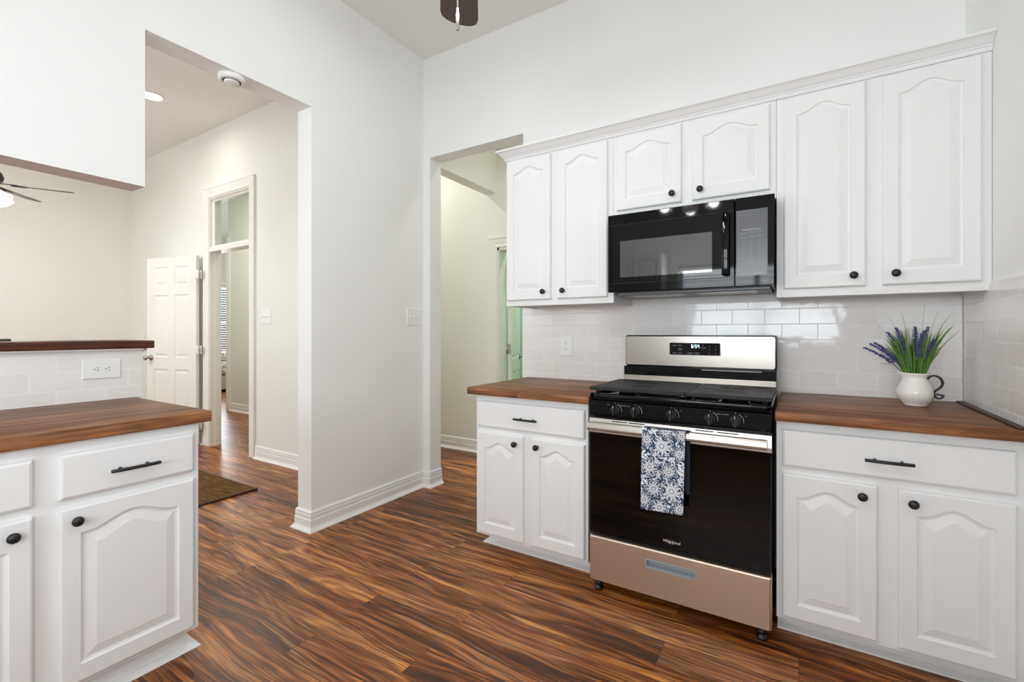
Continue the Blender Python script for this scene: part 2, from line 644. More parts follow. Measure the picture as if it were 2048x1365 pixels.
w = MB()
w.box(XLB, XL, 1.765, YSB, 0, CEIL)
w.box(XLB, XL, 0.915, 1.765, 2.605, CEIL)
w.box(XLB, XL, YK, 0.915, 1.885, CEIL)
struct(w.build('wall_left', M['wall']))
w = MB()
w.box(-2.765, -2.638, YK, 0.935, 0, 1.125)
struct(w.build('wall_bar', M['trim']))
w = MB()
w.box(XL, -2.471, YS, YSB, 0, CEIL)
w.box(-2.471, -1.62, YS, YSB, DOORT, CEIL)
w.box(-1.62, XR + 0.13, YS, YSB, 0, CEIL)
struct(w.build('wall_back', M['wall']))
w = MB()
SY0, SY1 = -1.72, -0.52
w.box(XR, XR + 0.13, YK - 0.13, SY0, 0, CEIL).box(XR, XR + 0.13, SY1, YS, 0, CEIL)
w.box(XR, XR + 0.13, SY0, SY1, 0, 1.08).box(XR, XR + 0.13, SY0, SY1, 2.12, CEIL)
struct(w.build('wall_right', M['wall']))
WX0, WX1, WZ0, WZ1 = -1.42, 0.5, 1.08, 2.12
w = MB()
w.box(-2.765, WX0, YK - 0.13, YK, 0, CEIL).box(WX1, XR, YK - 0.13, YK, 0, CEIL)
w.box(WX0, WX1, YK - 0.13, YK, 0, WZ0).box(WX0, WX1, YK - 0.13, YK, WZ1, CEIL)
struct(w.build('wall_rear', M['wall']))

# hallway wall with the cased door and transom
w = MB()
w.box(XF, -5.37, YH, YH + 0.11, 0, CEIL).box(-4.575, XLB, YH, YH + 0.11, 0, CEIL)
w.box(-5.37, -4.575, YH, YH + 0.11, 2.66, CEIL)
struct(w.build('wall_hallway', M['wall_warm_lit']))
w = MB()
FY0, FY1 = -2.5, -0.5
w.box(XF - 0.13, XF, -3.7, FY0, 0, CEIL).box(XF - 0.13, XF, FY1, YH + 0.13, 0, CEIL)
w.box(XF - 0.13, XF, FY0, FY1, 0, 0.6).box(XF - 0.13, XF, FY0, FY1, 2.55, CEIL)
struct(w.build('wall_far', M['wall_warm_lit']))
w = MB()
LX0, LX1, LZ0, LZ1 = -6.6, -3.4, 0.5, 2.6
w.box(XF, LX0, -3.73, -3.6, 0, CEIL).box(LX1, -2.765, -3.73, -3.6, 0, CEIL)
w.box(LX0, LX1, -3.73, -3.6, 0, LZ0).box(LX0, LX1, -3.73, -3.6, LZ1, CEIL)
struct(w.build('wall_living_rear', M['wall_warm_lit']))
struct(MB().box(-2.765, -2.64, -3.73, YK - 0.13, 0, CEIL).build('wall_living_side', M['wall_warm_lit']))
# inner hall
w = MB()
w.box(-7.6, -2.53, YI, YIB, 0, CEIL).box(-1.70, -0.9, YI, YIB, 0, CEIL).box(-2.53, -1.70, YI, YIB, 2.055, CEIL)
struct(w.build('wall_inner', M['wall_sage']))
struct(MB().box(-1.03, -0.9, YSB, YI, 0, CEIL).build('wall_hall_end', M['wall']))
struct(MB().box(XLB, -2.55, YSB, YI, 2.6, CEIL).build('wall_hall_header', M['wall_warm_lit']))
# bedroom beyond the hall
w = MB()
BY0, BY1, BZ0, BZ1 = 4.85, 5.98, 0.6, 2.32
w.box(-11.63, -11.5, 2.64, BY0, 0, CEIL).box(-11.63, -11.5, BY1, 7.4, 0, CEIL)
w.box(-11.63, -11.5, BY0, BY1, 0, BZ0).box(-11.63, -11.5, BY0, BY1, BZ1, CEIL)
struct(w.build('wall_bedroom', M['wall_sage']))
struct(MB().box(-11.63, -7.47, 7.4, 7.53, 0, CEIL).build('wall_bedroom_side', M['wall_sage']))
struct(MB().box(-7.6, -7.47, YIB, 7.4, 0, CEIL).build('wall_bedroom_partition', M['wall_sage']))
struct(MB().box(-11.63, XF - 0.13, 2.51, 2.64, 0, CEIL).build('wall_bedroom_near', M['wall_sage']))
# mint room behind the small door
w = MB()
w.box(-3.7, -0.9, 5.7, 5.83, 0, CEIL).box(-3.83, -3.7, YIB, 5.83, 0, CEIL).box(-0.9, -0.77, YIB, 5.83, 0, CEIL)
struct(w.build('wall_mint', M['wall_mint']))

# baseboards
BB = [(0, 0), (0.034, 0), (0.032, 0.006), (0.019, 0.02), (0.0155, 0.03), (0.0155, 0.068), (0.0125, 0.074), (0.0125, 0.096),
      (0.0105, 0.100), (0.0115, 0.112), (0.0075, 0.120), (0, 0.124)]
struct(MB().sweep(BB, [(XLB, 2.5), (XLB, 1.765), (XL, 1.765), (XL, YS), (-2.471, YS), (-2.471, YSB)]).build('baseboard_left', M['trim']))
struct(MB().sweep(BB, [(-4.476, YH), (XLB - 0.035, YH)]).build('baseboard_hallway', M['trim']))
struct(MB().sweep(BB, [(XF, -3.6), (XF, YH), (-5.475, YH)]).build('baseboard_far', M['trim']))
struct(MB().sweep(BB, [(-7.52, YI), (-2.64, YI)]).build('baseboard_inner', M['trim']))


# door casings: flat moulded boards around an opening, wall face towards -y
def casing(mb, x0, x1, ztop, y, wd=0.105, base=0.0):
    P = [(0, 0.0), (0, 0.012), (0.012, 0.016), (0.03, 0.011), (0.055, 0.015), (0.085, 0.017), (0.095, 0.022), (wd, 0.022), (wd, 0)]
    for side in (-1, 1):
        xe = x0 if side < 0 else x1
        lo = [(xe + side * a, y - b, base) for a, b in P]
        hi = [(xe + side * a, y - b, ztop + a) for a, b in P]
        mb.rings([lo, hi])
    le = [(x0 - a, y - b, ztop + a) for a, b in P]
    ri = [(x1 + a, y - b, ztop + a) for a, b in P]
    mb.rings([le, ri])
    return mb


def six_panel(wd, ht, th=0.035):
    """six panel door leaf: x 0..wd, z 0..ht, both faces moulded"""
    mb = MB()
    st, mid = 0.105, 0.10
    pw = (wd - 2 * st - mid) / 2
    xs = [0, st, st + pw, st + pw + mid, wd - st, wd]
    zs = [0, 0.20, 0.80, 0.93, 1.62, 1.72, 1.93, ht]
    for sgn, yf in ((1, -th / 2), (-1, th / 2)):
        def q(x, z, d):
            return (x, yf + sgn * d, z)
        for i in range(5):
            for j in range(7):
                x0, x1, z0, z1 = xs[i], xs[i + 1], zs[j], zs[j + 1]
                if i in (1, 3) and j in (1, 3, 5):
                    rs = []
                    for ins, d in ((0, 0), (0.008, 0.008), (0.022, 0.009), (0.045, 0.002)):
                        rs.append([q(x0 + ins, z0 + ins, d), q(x1 - ins, z0 + ins, d), q(x1 - ins, z1 - ins, d), q(x0 + ins, z1 - ins, d)])
                    mb.rings(rs, True, False, True)
                else:
                    mb.add([q(x0, z0, 0), q(x1, z0, 0), q(x1, z1, 0), q(x0, z1, 0)], [(0, 1, 2, 3)])
    a, b = -th / 2, th / 2
    mb.add([(0, a, 0), (0, b, 0), (0, b, ht), (0, a, ht), (wd, a, 0), (wd, b, 0), (wd, b, ht), (wd, a, ht)],
           [(0, 1, 2, 3), (4, 7, 6, 5), (0, 4, 5, 1), (3, 2, 6, 7)])
    bm = bmesh.new()
    vs = [bm.verts.new(p) for p in mb.v]
    for f in mb.f:
        bm.faces.new([vs[i] for i in f])
    bmesh.ops.remove_doubles(bm, verts=bm.verts[:], dist=1e-5)
    return MB().bm(bm)


def door_knob(mb, x, y, z, sgn=-1):
    prof = [(0.0, 0.0), (0.032, 0.0), (0.032, 0.006), (0.026, 0.010), (0.011, 0.014), (0.010, 0.034), (0.018, 0.040), (0.026, 0.050),
            (0.027, 0.060), (0.022, 0.070), (0.010, 0.075), (0.0, 0.075)]
    k = MB().lathe(prof, axis='y-', n=24)
    k.v = [(p[0] + x, y + (p[1] if sgn < 0 else -p[1]), p[2] + z) for p in k.v]
    mb.add(k.v, k.f, True)
    return mb


# door_1: cased hallway door with a transom window above, leaf swung back towards the wall
d1 = sroot('door_1', (-4.92, YH, 0))
O1 = (-4.92, YH, 0)
cs = casing(MB(), -5.365, -4.583, 2.655, YH, 0.098)
cs.box(-5.372, -5.355, YH - 0.004, YH + 0.112, 0, 2.66)       # jambs
cs.box(-4.595, -4.573, YH - 0.004, YH + 0.112, 0, 2.66)
cs.box(-5.36, -4.59, YH - 0.004, YH + 0.112, 2.64, 2.66)
cs.box(-5.36, -4.59, YH - 0.010, YH + 0.10, 2.078, 2.125)     # transom bar
cs.box(-5.36, -5.344, YH + 0.045, YH + 0.085, 0, 2.078)       # stops
cs.box(-4.606, -4.59, YH + 0.045, YH + 0.085, 0, 2.078)
cs.build('door_frame', M['door'], d1, O1)
tf = MB()
tf.box(-5.355, -5.305, YH + 0.02, YH + 0.06, 2.125, 2.64).box(-4.615, -4.595, YH + 0.02, YH + 0.06, 2.125, 2.64)
tf.box(-5.305, -4.615, YH + 0.02, YH + 0.06, 2.125, 2.145).box(-5.305, -4.615, YH + 0.02, YH + 0.06, 2.615, 2.64)
tro = tf.build('transom_frame', M['door'], d1, O1)
MB().box(-5.305, -4.615, YH + 0.036, YH + 0.042, 2.145, 2.615).build('glass_pane', M['transom'], tro, O1)
leaf = six_panel(0.757, 2.035)
knobm = MB()
door_knob(knobm, 0.065, -0.0175, 0.925, -1)
ang = 0.228
hx, hy = -5.497, 2.452
Mx = Matrix.Translation((hx, hy, 0.012)) @ Matrix.Rotation(ang, 4, 'Z') @ Matrix.Translation((-0.757, 0, 0))
lo = leaf.moved(Mx).build('door_leaf', M['door'], d1, O1)
knobm.moved(Mx).build('door_knob', M['nickel'], lo, O1)
for hz in (0.22, 1.03, 1.84):
    h = MB().lathe([(0.007, -0.045), (0.007, 0.045)], (hx + 0.02, hy - 0.018, hz), n=10)
    h.box(hx + 0.0, hx + 0.055, hy + 0.012, hy + 0.016, hz - 0.045, hz + 0.045)
    h.box(hx + 0.0, hx + 0.055, hy - 0.020, hy - 0.016, hz - 0.045, hz + 0.045)
    h.build('hinge', M['trim'], lo, O1)
MB().box(-4.5975, -4.593, YH + 0.012, YH + 0.036, 0.90, 0.96).build('strike_plate', M['nickel'], d1, O1)

# door_2: small cased door in the inner hall, standing open into the mint room
d2 = sroot('door_2', (-2.1, YI, 0))
O2 = (-2.1, YI, 0)
cs = casing(MB(), -2.535, -1.69, 2.055, YI, 0.098)
cs.box(-2.537, -2.517, YI - 0.004, YIB + 0.004, 0, 2.055).box(-1.718, -1.688, YI - 0.004, YIB + 0.004, 0, 2.055)
cs.box(-2.535, -1.69, YI - 0.004, YIB + 0.004, 2.03, 2.06)
cs.build('door_frame', M['door'], d2, O2)
leaf = six_panel(0.70, 2.02)
knobm = MB()
door_knob(knobm, 0.64, -0.0175, 0.93, -1)
Mx = Matrix.Translation((-2.503, 3.992, 0.012)) @ Matrix.Rotation(math.radians(113.5), 4, 'Z')
lo = leaf.moved(Mx).build('door_leaf', M['door'], d2, O2)
knobm.moved(Mx).build('door_knob', M['nickel'], lo, O2)
for hz in (0.25, 1.05, 1.82):
    MB().lathe([(0.008, -0.05), (0.008, 0.05)], (-2.521, 3.968, hz), n=10).box(-2.525, -2.484, 3.968, 3.973, hz - 0.05, hz + 0.05).build('hinge', M['chrome'], lo, O2)

# casing on the end of the inner hall wall where the bedroom begins
c = MB()
c.box(-7.625, -7.52, YI - 0.02, YIB, 0, 2.70, 0.004)
struct(c.build('trim_1', M['trim']))


# windows
def window(name, axis, a0, a1, z0, z1, face, inward, loc, mull=None):
    """frame + pane + sill; the wall face lies at `face`, the room is on side `inward`"""
    r = sroot(name, loc)
    def B(mb, u0, u1, d0, d1, zz0, zz1):
        y0, y1 = face + inward * d0, face + inward * d1
        if axis == 'x':
            mb.box(u0, u1, y0, y1, zz0, zz1)
        else:
            mb.box(y0, y1, u0, u1, zz0, zz1)
    f = MB()
    for u0, u1, zz0, zz1 in ((a0, a0 + 0.05, z0, z1), (a1 - 0.05, a1, z0, z1), (a0, a1, z0, z0 + 0.05), (a0, a1, z1 - 0.05, z1),
                             (a0, a1, (z0 + z1) / 2 - 0.02, (z0 + z1) / 2 + 0.02)):
        B(f, u0, u1, -0.10, -0.06, zz0, zz1)
    for m in (mull or []):
        B(f, m - 0.03, m + 0.03, -0.10, -0.055, z0, z1)
    fr = f.build('window_frame', M['trim'], r, loc)
    p = MB()
    B(p, a0 + 0.05, a1 - 0.05, -0.083, -0.079, z0 + 0.05, z1 - 0.05)
    p.build('window_pane', M['glass'], fr, loc)
    k = MB()
    B(k, a0 - 0.08, a1 + 0.08, 0.0, 0.05, z0 - 0.025, z0)
    for u0, u1 in ((a0 - 0.08, a0), (a1, a1 + 0.08)):
        B(k, u0, u1, 0.0, 0.016, z0, z1 + 0.08)
    B(k, a0, a1, 0.0, 0.016, z1, z1 + 0.08)
    k.build('window_casing', M['trim'], r, loc)
    return r


def blind(axis, a0, a1, z0, z1, face, inward, tilt, label, pitch=0.072):
    loc = ((a0 + a1) / 2, face, z0) if axis == 'x' else (face, (a0 + a1) / 2, z0)
    r = thing('window_blind', label, 'blind', loc, 0, 'white slatted blinds')
    def put(mb, u, d, z):
        y = face + inward * d
        return (u, y, z) if axis == 'x' else (y, u, z)
    s = MB()
    z = z0 + 0.03
    while z < z1 - 0.06:
        ca, sa = 0.024 * math.cos(tilt), 0.024 * math.sin(tilt)
        ps = [put(s, u, d, zz) for u in (a0, a1) for d, zz in ((-0.03 - ca, z - sa), (-0.03, z + 0.003), (-0.03 + ca, z + sa), (-0.03, z + 0.0005))]
        s.rings([ps[:4], ps[4:]])
        z += pitch
    s.build('slats', M['blind'], r, loc)
    h = MB()
    ps = [put(h, u, d, zz) for u in (a0, a1) for d, zz in ((-0.055, z1 - 0.05), (0.0, z1 - 0.05), (0.0, z1), (-0.055, z1))]
    h.rings([ps[:4], ps[4:]])
    h.build('head_rail', M['blind'], r, loc)
    return r


window('window_1', 'x', WX0, WX1, WZ0, WZ1, YK, 1, (-0.46, YK, WZ0), mull=[-0.46])
for ms, lb in (((WX0 + 0.01, -0.48), 'white slatted blind of the rear window, on the side away from the right wall'),
               ((-0.44, WX1 - 0.01), 'white slatted blind of the rear window, on the side next to the right wall')):
    blind('x', ms[0], ms[1], WZ0 + 0.01, WZ1 - 0.01, YK, 1, 0.22, lb)
window('added_window_side', 'y', SY0, SY1, 1.08, 2.12, XR, -1, (XR, -1.12, 1.08))  # unseen window, added to let the side fill light in
window('window_2', 'x', LX0, LX1, LZ0, LZ1, -3.6, 1, (-5, -3.6, LZ0), mull=[-5.5, -4.5])
window('added_window_far', 'y', FY0, FY1, 0.6, 2.55, XF, 1, (XF, -1.5, 0.6), mull=[-1.5])  # unseen window, added to throw light onto the right wall tile
window('window_3', 'y', BY0, BY1, BZ0, BZ1, -11.5, 1, (-11.5, 5.4, BZ0), mull=[5.83])
blind('y', BY0 + 0.01, BY1 - 0.01, BZ0 + 0.01, BZ1 - 0.01, -11.5, 1, 0.12, 'white slatted blind on the bedroom window beyond the hallway door', 0.055)

# tiled backsplashes (thin tile skins standing on the walls)
sp = MB().box(-1.62, XR - 0.012, YS - 0.010, YS - 0.002, 0.915, 1.378)
tag(sp.build('tile_backsplash', M['tile_back']), 'white glossy subway tile backsplash behind the range, between counters and upper cabinets', 'backsplash', 'subway tile backsplashes')
sp = MB().box(XR - 0.010, XR - 0.002, 0.25, YS - 0.010, 0.915, 1.405)
tag(sp.build('tile_backsplash', M['tile_right']), 'white glossy subway tile backsplash on the right wall beside the potted lavender', 'backsplash', 'subway tile backsplashes')
sp = MB().box(-2.636, -2.63, YK + 0.02, 0.935, 0.918, 1.125)
tag(sp.build('tile_backsplash', M['tile_bar']), 'white subway tile backsplash under the raised dark wood bar', 'backsplash', 'subway tile backsplashes')


# ------------------------------------------------------------------ cabinets
def cath_loop(x0, x1, z0, zt, arch, y, n=33):
    pts = [(x0, y, z0), (x1, y, z0)]
    for i in range(n):
        t = i / (n - 1)
        u = abs(2 * t - 1)
        b = 0.5 * (1 + math.cos(PI * min(1, u / 0.92)))
        pts.append((x1 + (x0 - x1) * t, y, zt + arch * b))
    return pts


def cath_door(wd, ht, arch=0.036, t=0.019):
    st, bt, tp = 0.05, 0.057, 0.085
    A = lambda i, y: cath_loop(st + i, wd - st - i, bt + i, ht - tp - i, arch, y)
    R = lambda i, y: cath_loop(i, wd - i, i, ht - i, 0, y)
    rs = [R(0, 0), R(0, -t + 0.006), R(0.0025, -t + 0.002), R(0.007, -t), A(0, -t), A(0.0025, -t + 0.0055), A(0.010, -t + 0.0075), A(0.013, -t + 0.0075),
          A(0.038, -t + 0.0015), A(0.040, -t + 0.0008)]
    return MB().rings(rs)


def drawer_front(wd, ht, t=0.019):
    R = lambda i, y: [(i, y, i), (wd - i, y, i), (wd - i, y, ht - i), (i, y, ht - i)]
    return MB().rings([R(0, 0), R(0, -t + 0.007), R(0.003, -t + 0.003), R(0.009, -t)])


def cab_knob(x, y, z):
    k = MB().lathe([(0.008, 0), (0.008, 0.004), (0.0055, 0.008), (0.006, 0.014), (0.0125, 0.017), (0.0155, 0.021), (0.0145, 0.026), (0.009, 0.030), (0.0, 0.031)],
                   axis='y-', n=20)
    return at(k, x, y, z)


def bar_pull(x, y, z, ln=0.137):
    m = MB()
    n = 9
    pts = []
    for i in range(n):
        u = -1 + 2 * i / (n - 1)
        pts.append((x + u * ln / 2, y - 0.026 - 0.004 * (1 - u * u), z))
    m.tube(pts, 0.0058, 10)
    for s in (-1, 1):
        m.lathe([(0.0055, 0), (0.0045, 0.01), (0.0045, 0.028)], (x + s * 0.038, y, z), 'y-', 10)
    return m


def base_cabinet(name, label, loc, rz, wd, dep, xs, zs, drawers, toe=0.095, flare=0.026, left_open=False, right_open=False, knob_side=None):
    """x 0..wd along the face, front at y=0, back at y=dep.  zs = (door z0, door z1, drawer z0, drawer z1)"""
    r = thing(name, label, 'cabinet', loc, rz, 'white base cabinets')
    b = MB().box(0, wd, 0, dep, 0.09, 0.8745)
    bo = b.build('cabinet_body', M['cab'], r)
    xl = 0.02 if left_open else 0.0
    xr = wd - 0.02 if right_open else wd
    k = MB().box(xl, xr, toe, dep, 0, 0.09)
    prof = [(0, 0), (flare + 0.014, 0), (flare + 0.012, 0.006), (flare * 0.5, 0.018), (0.010, 0.026), (0.008, 0.05), (0.003, 0.058), (0, 0.06)]
    path = ([(xl, dep)] if left_open else []) + [(xl, toe), (xr, toe)] + ([(xr, dep)] if right_open else [])
    k.sweep(prof, path)
    k.build('toe_kick', M['cab'], r)
    for i, (a, c) in enumerate(xs):
        d = at(cath_door(c - a, zs[1] - zs[0]), a, 0, zs[0]).build('door', M['cab'], r)
        side = knob_side[i]
        kx = c - 0.045 if side == 'r' else a + 0.038
        cab_knob(kx, -0.019, zs[1] - 0.041).build('knob', M['black'], d)
    for a, c in drawers:
        d = at(drawer_front(c - a, zs[3] - zs[2]), a, 0, zs[2]).build('drawer_front', M['cab'], r)
        bar_pull((a + c) / 2 + (0.0 if c - a > 0.5 else 0.0), -0.019, (zs[2] + zs[3]) / 2 - 0.005).build('drawer_handle', M['black'], d)
    return r


def upper_cabinet(label, loc, rz, wd, dep, z0, z1, doors, dz, knob_side, knob_off=(0.045, 0.05)):
    r = thing('upper_cabinet', label, 'cabinet', (loc[0], loc[1], z0), rz, 'white upper cabinets')
    b = MB()
    b.box(0, wd, 0, 0.02, 0, z1 - z0, 0.001)
    b.box(0.0, wd, 0.02, dep, 0.012, z1 - z0)
    b.box(0.0, 0.015, 0.02, dep, 0.0, 0.012).box(wd - 0.015, wd, 0.02, dep, 0.0, 0.012)
    b.build('cabinet_body', M['cab'], r)
    for i, (a, c) in enumerate(doors):
        d = at(cath_door(c - a, dz[1] - dz[0]), a, 0, dz[0] - z0).build('door', M['cab'], r)
        kx = c - 0.042 if knob_side[i] == 'r' else a + 0.040
        cab_knob(kx, -0.019, dz[0] - z0 + 0.045).build('knob', M['black'], d)
    return r


YF = 2.12
ZS = (0.106, 0.667, 0.696, 0.838)
base_cabinet('base_cabinet', 'narrow white base cabinet left of the range with one drawer and two doors', (-1.548, YF, 0), 0, 0.673, 0.64,
             [(0.016, 0.313), (0.361, 0.659)], ZS, [(0.016, 0.659)], toe=0.118, flare=0.022, left_open=True, knob_side='rl')
base_cabinet('base_cabinet', 'wide white base cabinet right of the range with one drawer and two doors', (-0.076, YF, 0), 0, 0.690, 0.64,
             [(0.021, 0.316), (0.374, 0.669)], ZS, [(0.021, 0.669)], toe=0.118, flare=0.022, knob_side='rl')
XP = -1.96
base_cabinet('base_cabinet', 'white peninsula base cabinet at the free end, with one drawer and one arched door', (XP, 0.446, 0), PI / 2, 0.430, 0.665,
             [(0.033, 0.409)], ZS, [(0.033, 0.409)], toe=0.062, flare=0.026, right_open=True, knob_side='l')
base_cabinet('base_cabinet', 'white peninsula base cabinet at the left edge of the picture, mostly out of frame', (XP, -0.46, 0), PI / 2, 0.906, 0.665,
             [(0.033, 0.436), (0.479, 0.882)], ZS, [(0.033, 0.436), (0.479, 0.882)], toe=0.062, flare=0.026, knob_side='rr')
# cabinets behind the camera, mirrored in the microwave and oven glass
base_cabinet('base_cabinet', 'white base cabinet under the rear window, mirrored in the oven glass', (0.55, -1.36, 0), PI, 1.75, 0.63,
             [(0.03, 0.42), (0.45, 0.84), (0.90, 1.29), (1.32, 1.71)], ZS, [(0.03, 0.42), (0.45, 0.84), (0.90, 1.29), (1.32, 1.71)], knob_side='rlrl')
upper_cabinet('white upper cabinet on the rear wall, mirrored in the microwave door', (-1.56, -1.66, 0), PI, 0.78, 0.328, 1.38, 2.279,
              [(0.02, 0.38), (0.40, 0.76)], (1.41, 2.26), 'rl')

YU = 2.43
upper_cabinet('tall white upper cabinet left of the microwave, beside the doorway', (-1.546, YU), 0, 0.690, 0.328, 1.38, 2.279,
              [(0.012, 0.313), (0.358, 0.659)], (1.414, 2.268), 'rl')
upper_cabinet('short white upper cabinet directly above the black microwave', (-0.855, YU), 0, 0.767, 0.328, 1.832, 2.279,
              [(0.021, 0.355), (0.405, 0.742)], (1.873, 2.266), 'rl')
upper_cabinet('tall white upper cabinet right of the microwave, against the right wall', (-0.087, YU), 0, 0.704, 0.328, 1.378, 2.279,
              [(0.028, 0.324), (0.379, 0.674)], (1.414, 2.270), 'rl')
CR = [(0, 0), (0.006, 0.0), (0.009, 0.006), (0.009, 0.014), (0.014, 0.017), (0.016, 0.022), (0.022, 0.026), (0.036, 0.042), (0.042, 0.047), (0.050, 0.050),
      (0.050, 0.060), (0, 0.060)]
cr = MB().sweep(CR, [(-1.546, YS), (-1.546, YU), (XR - 0.001, YU)], 2.279)
cr.box(-1.546, XR - 0.001, YU, YS, 2.287, 2.339)
tag(cr.build('crown_moulding', M['cab']), 'white crown moulding running along the top of all the upper cabinets', 'crown moulding')


# ------------------------------------------------------------------ counters and bar
def slab(x0, x1, y0, y1, z0, z1, bev=0.003):
    return MB().box(x0, x1, y0, y1, z0, z1, bev, 2)


tag(slab(-1.578, -0.852, 2.068, YS - 0.011, 0.8755, 0.914).build('countertop', M['counter_x']),
    'brown butcher block countertop left of the range, empty', 'countertop', 'butcher block countertops')
ct = tag(slab(-0.079, XR - 0.011, 2.068, YS - 0.011, 0.8755, 0.914).build('countertop', M['counter_x']),
         'brown butcher block countertop right of the range, under the jug of lavender', 'countertop', 'butcher block countertops')
MB().box(XR - 0.034, XR - 0.011, 2.07, YS - 0.012, 0.914, 0.921, 0.002).build('edge_strip', M['darkwood'], ct)
tag(slab(-2.629, -1.934, -0.46, 0.913, 0.8755, 0.9165).build('countertop', M['counter_y']),
    'brown butcher block countertop on the peninsula, below the tiled bar wall', 'countertop', 'butcher block countertops')
tag(slab(-1.22, 0.56, -1.98, -1.33, 0.8755, 0.914).build('countertop', M['counter_x']),
    'brown butcher block countertop under the rear window behind the viewer', 'countertop', 'butcher block countertops')
tag(MB().box(-2.99, -2.598, -1.9, 0.975, 1.1455, 1.1815, 0.006, 3).build('bar_top', M['bar']),
    'raised dark walnut bar top on the tiled half wall', 'bar top')
cv = MB().sweep([(0, 0), (0.004, 0), (0.006, 0.005), (0.012, 0.010), (0.020, 0.015), (0.022, 0.0205), (0, 0.0205)], [(-2.63, 0.935), (-2.63, -1.9)][::-1], 1.125)
cv.box(-2.765, -2.63, -1.9, 0.955, 1.125, 1.1455)
struct(cv.build('trim_2', M['trim']))
ds = MB().lathe([(0.0, 0.0), (0.018, 0.0), (0.020, 0.003), (0.019, 0.008), (0.014, 0.0105), (0.0, 0.011)], (-2.85, 0.533, 1.1815), n=28)
tag(ds.build('wooden_cap', M['darkwood']), 'small round dark brown cap lying on the raised bar top at the left edge', 'cap')


# ------------------------------------------------------------------ gas range
RX0, RX1, RY = -0.846, -0.090, 2.06
RO = (-0.468, 2.40, 0.0)
rg = thing('gas_range', 'stainless and black freestanding gas range between the two butcher block counters', 'stove', RO)


def R_(mb, name, mat, parent=rg):
    return mb.build(name, M[mat], parent, RO)


b = MB().box(RX0 + 0.002, RX1 - 0.002, RY + 0.045, 2.70, 0.05, 0.895, 0.003)
body = R_(b, 'range_body', 'enamel')
for x, y in ((RX0 + 0.035, RY + 0.035), (RX1 - 0.035, RY + 0.035), (RX0 + 0.05, 2.62), (RX1 - 0.05, 2.62)):
    f = MB().lathe([(0.0, 0), (0.020, 0), (0.022, 0.006), (0.019, 0.012), (0.012, 0.016), (0.012, 0.024), (0.020, 0.027), (0.020, 0.036), (0.011, 0.04), (0.011, 0.06)], (x, y, 0), n=14)
    R_(f, 'levelling_foot', 'rubber')
# storage drawer with a recessed pull
x0, x1, z0, z1 = RX0, RX1, 0.052, 0.263
px0, px1, pz0, pz1 = -0.578, -0.366, 0.178, 0.214


def rrect(xa, xb, za, zb, r, y, n=6):
    pts = []
    for cx, cz, a0 in ((xb - r, za + r, -PI / 2), (xb - r, zb - r, 0), (xa + r, zb - r, PI / 2), (xa + r, za + r, PI)):
        for i in range(n + 1):
            a = a0 + PI / 2 * i / n
            pts.append((cx + r * math.cos(a), y, cz + r * math.sin(a)))
    return pts


dr = MB()
dr.rings([rrect(x0, x1, z0, z1, 0.004, RY + 0.045), rrect(x0, x1, z0, z1, 0.004, RY + 0.010), rrect(x0 + 0.003, x1 - 0.003, z0 + 0.002, z1 - 0.003, 0.004, RY + 0.003),
          rrect(x0 + 0.008, x1 - 0.008, z0 + 0.003, z1 - 0.009, 0.006, RY), rrect(px0, px1, pz0, pz1, 0.012, RY)], cap1=False)
drw = R_(dr, 'storage_drawer', 'steel_drawer')
pl = MB()
pl.rings([rrect(px0 - 0.003, px1 + 0.003, pz0 - 0.003, pz1 + 0.003, 0.013, RY - 0.0002), rrect(px0 - 0.002, px1 + 0.002, pz0 - 0.002, pz1 + 0.002, 0.012, RY - 0.002),
          rrect(px0 + 0.002, px1 - 0.002, pz0 + 0.002, pz1 - 0.002, 0.011, RY - 0.002), rrect(px0 + 0.006, px1 - 0.006, pz0 + 0.006, pz1 - 0.003, 0.010, RY + 0.026)], cap0=False)
R_(pl, 'recessed_pull', 'pull', drw)
# oven door
od = MB()
od.rings([rrect(RX0, RX1, 0.278, 0.748, 0.003, RY + 0.042), rrect(RX0, RX1, 0.278, 0.748, 0.003, RY + 0.004), rrect(RX0 + 0.003, RX1 - 0.003, 0.281, 0.748, 0.003, RY)])
door = R_(od, 'oven_door', 'blackglass')
tr = MB().rings([[(xx, RY + y, z) for y, z in ((0.042, 0.748), (-0.001, 0.748), (-0.004, 0.751), (-0.004, 0.768), (0.004, 0.815), (0.008, 0.818), (0.042, 0.818))] for xx in (RX0, RX1)])
trim = R_(tr, 'door_top_trim', 'steel', door)
for a, c2 in ((-0.735, -0.665), (-0.655, -0.585), (-0.37, -0.30), (-0.285, -0.205)):
    R_(MB().box(a, c2, RY + 0.0012, RY + 0.0040, 0.8065, 0.8105), 'vent_slot', 'slot', trim)
hb = MB()
hs = [(-0.034, 0.766), (-0.043, 0.767), (-0.0465, 0.771), (-0.0472, 0.778), (-0.0462, 0.786), (-0.0435, 0.795), (-0.0395, 0.802), (-0.034, 0.805)]
hb.rings([[(xx, RY + y, z) for y, z in hs] for xx in (-0.838, -0.104)])
for xa in (-0.83, -0.135):
    hb.box(xa, xa + 0.024, RY - 0.036, RY - 0.003, 0.770, 0.801, 0.002)
R_(hb, 'oven_handle', 'steel', door)
lg = text_mb('Whirlpool', 0.0175, 0.0004, 0.12, 0.0003)
lg = at(lg, -0.4675, RY - 0.0008, 0.3145)
sw = MB()                                                       # the swoosh ring around the middle of the word
ring_o, ring_i = [], []
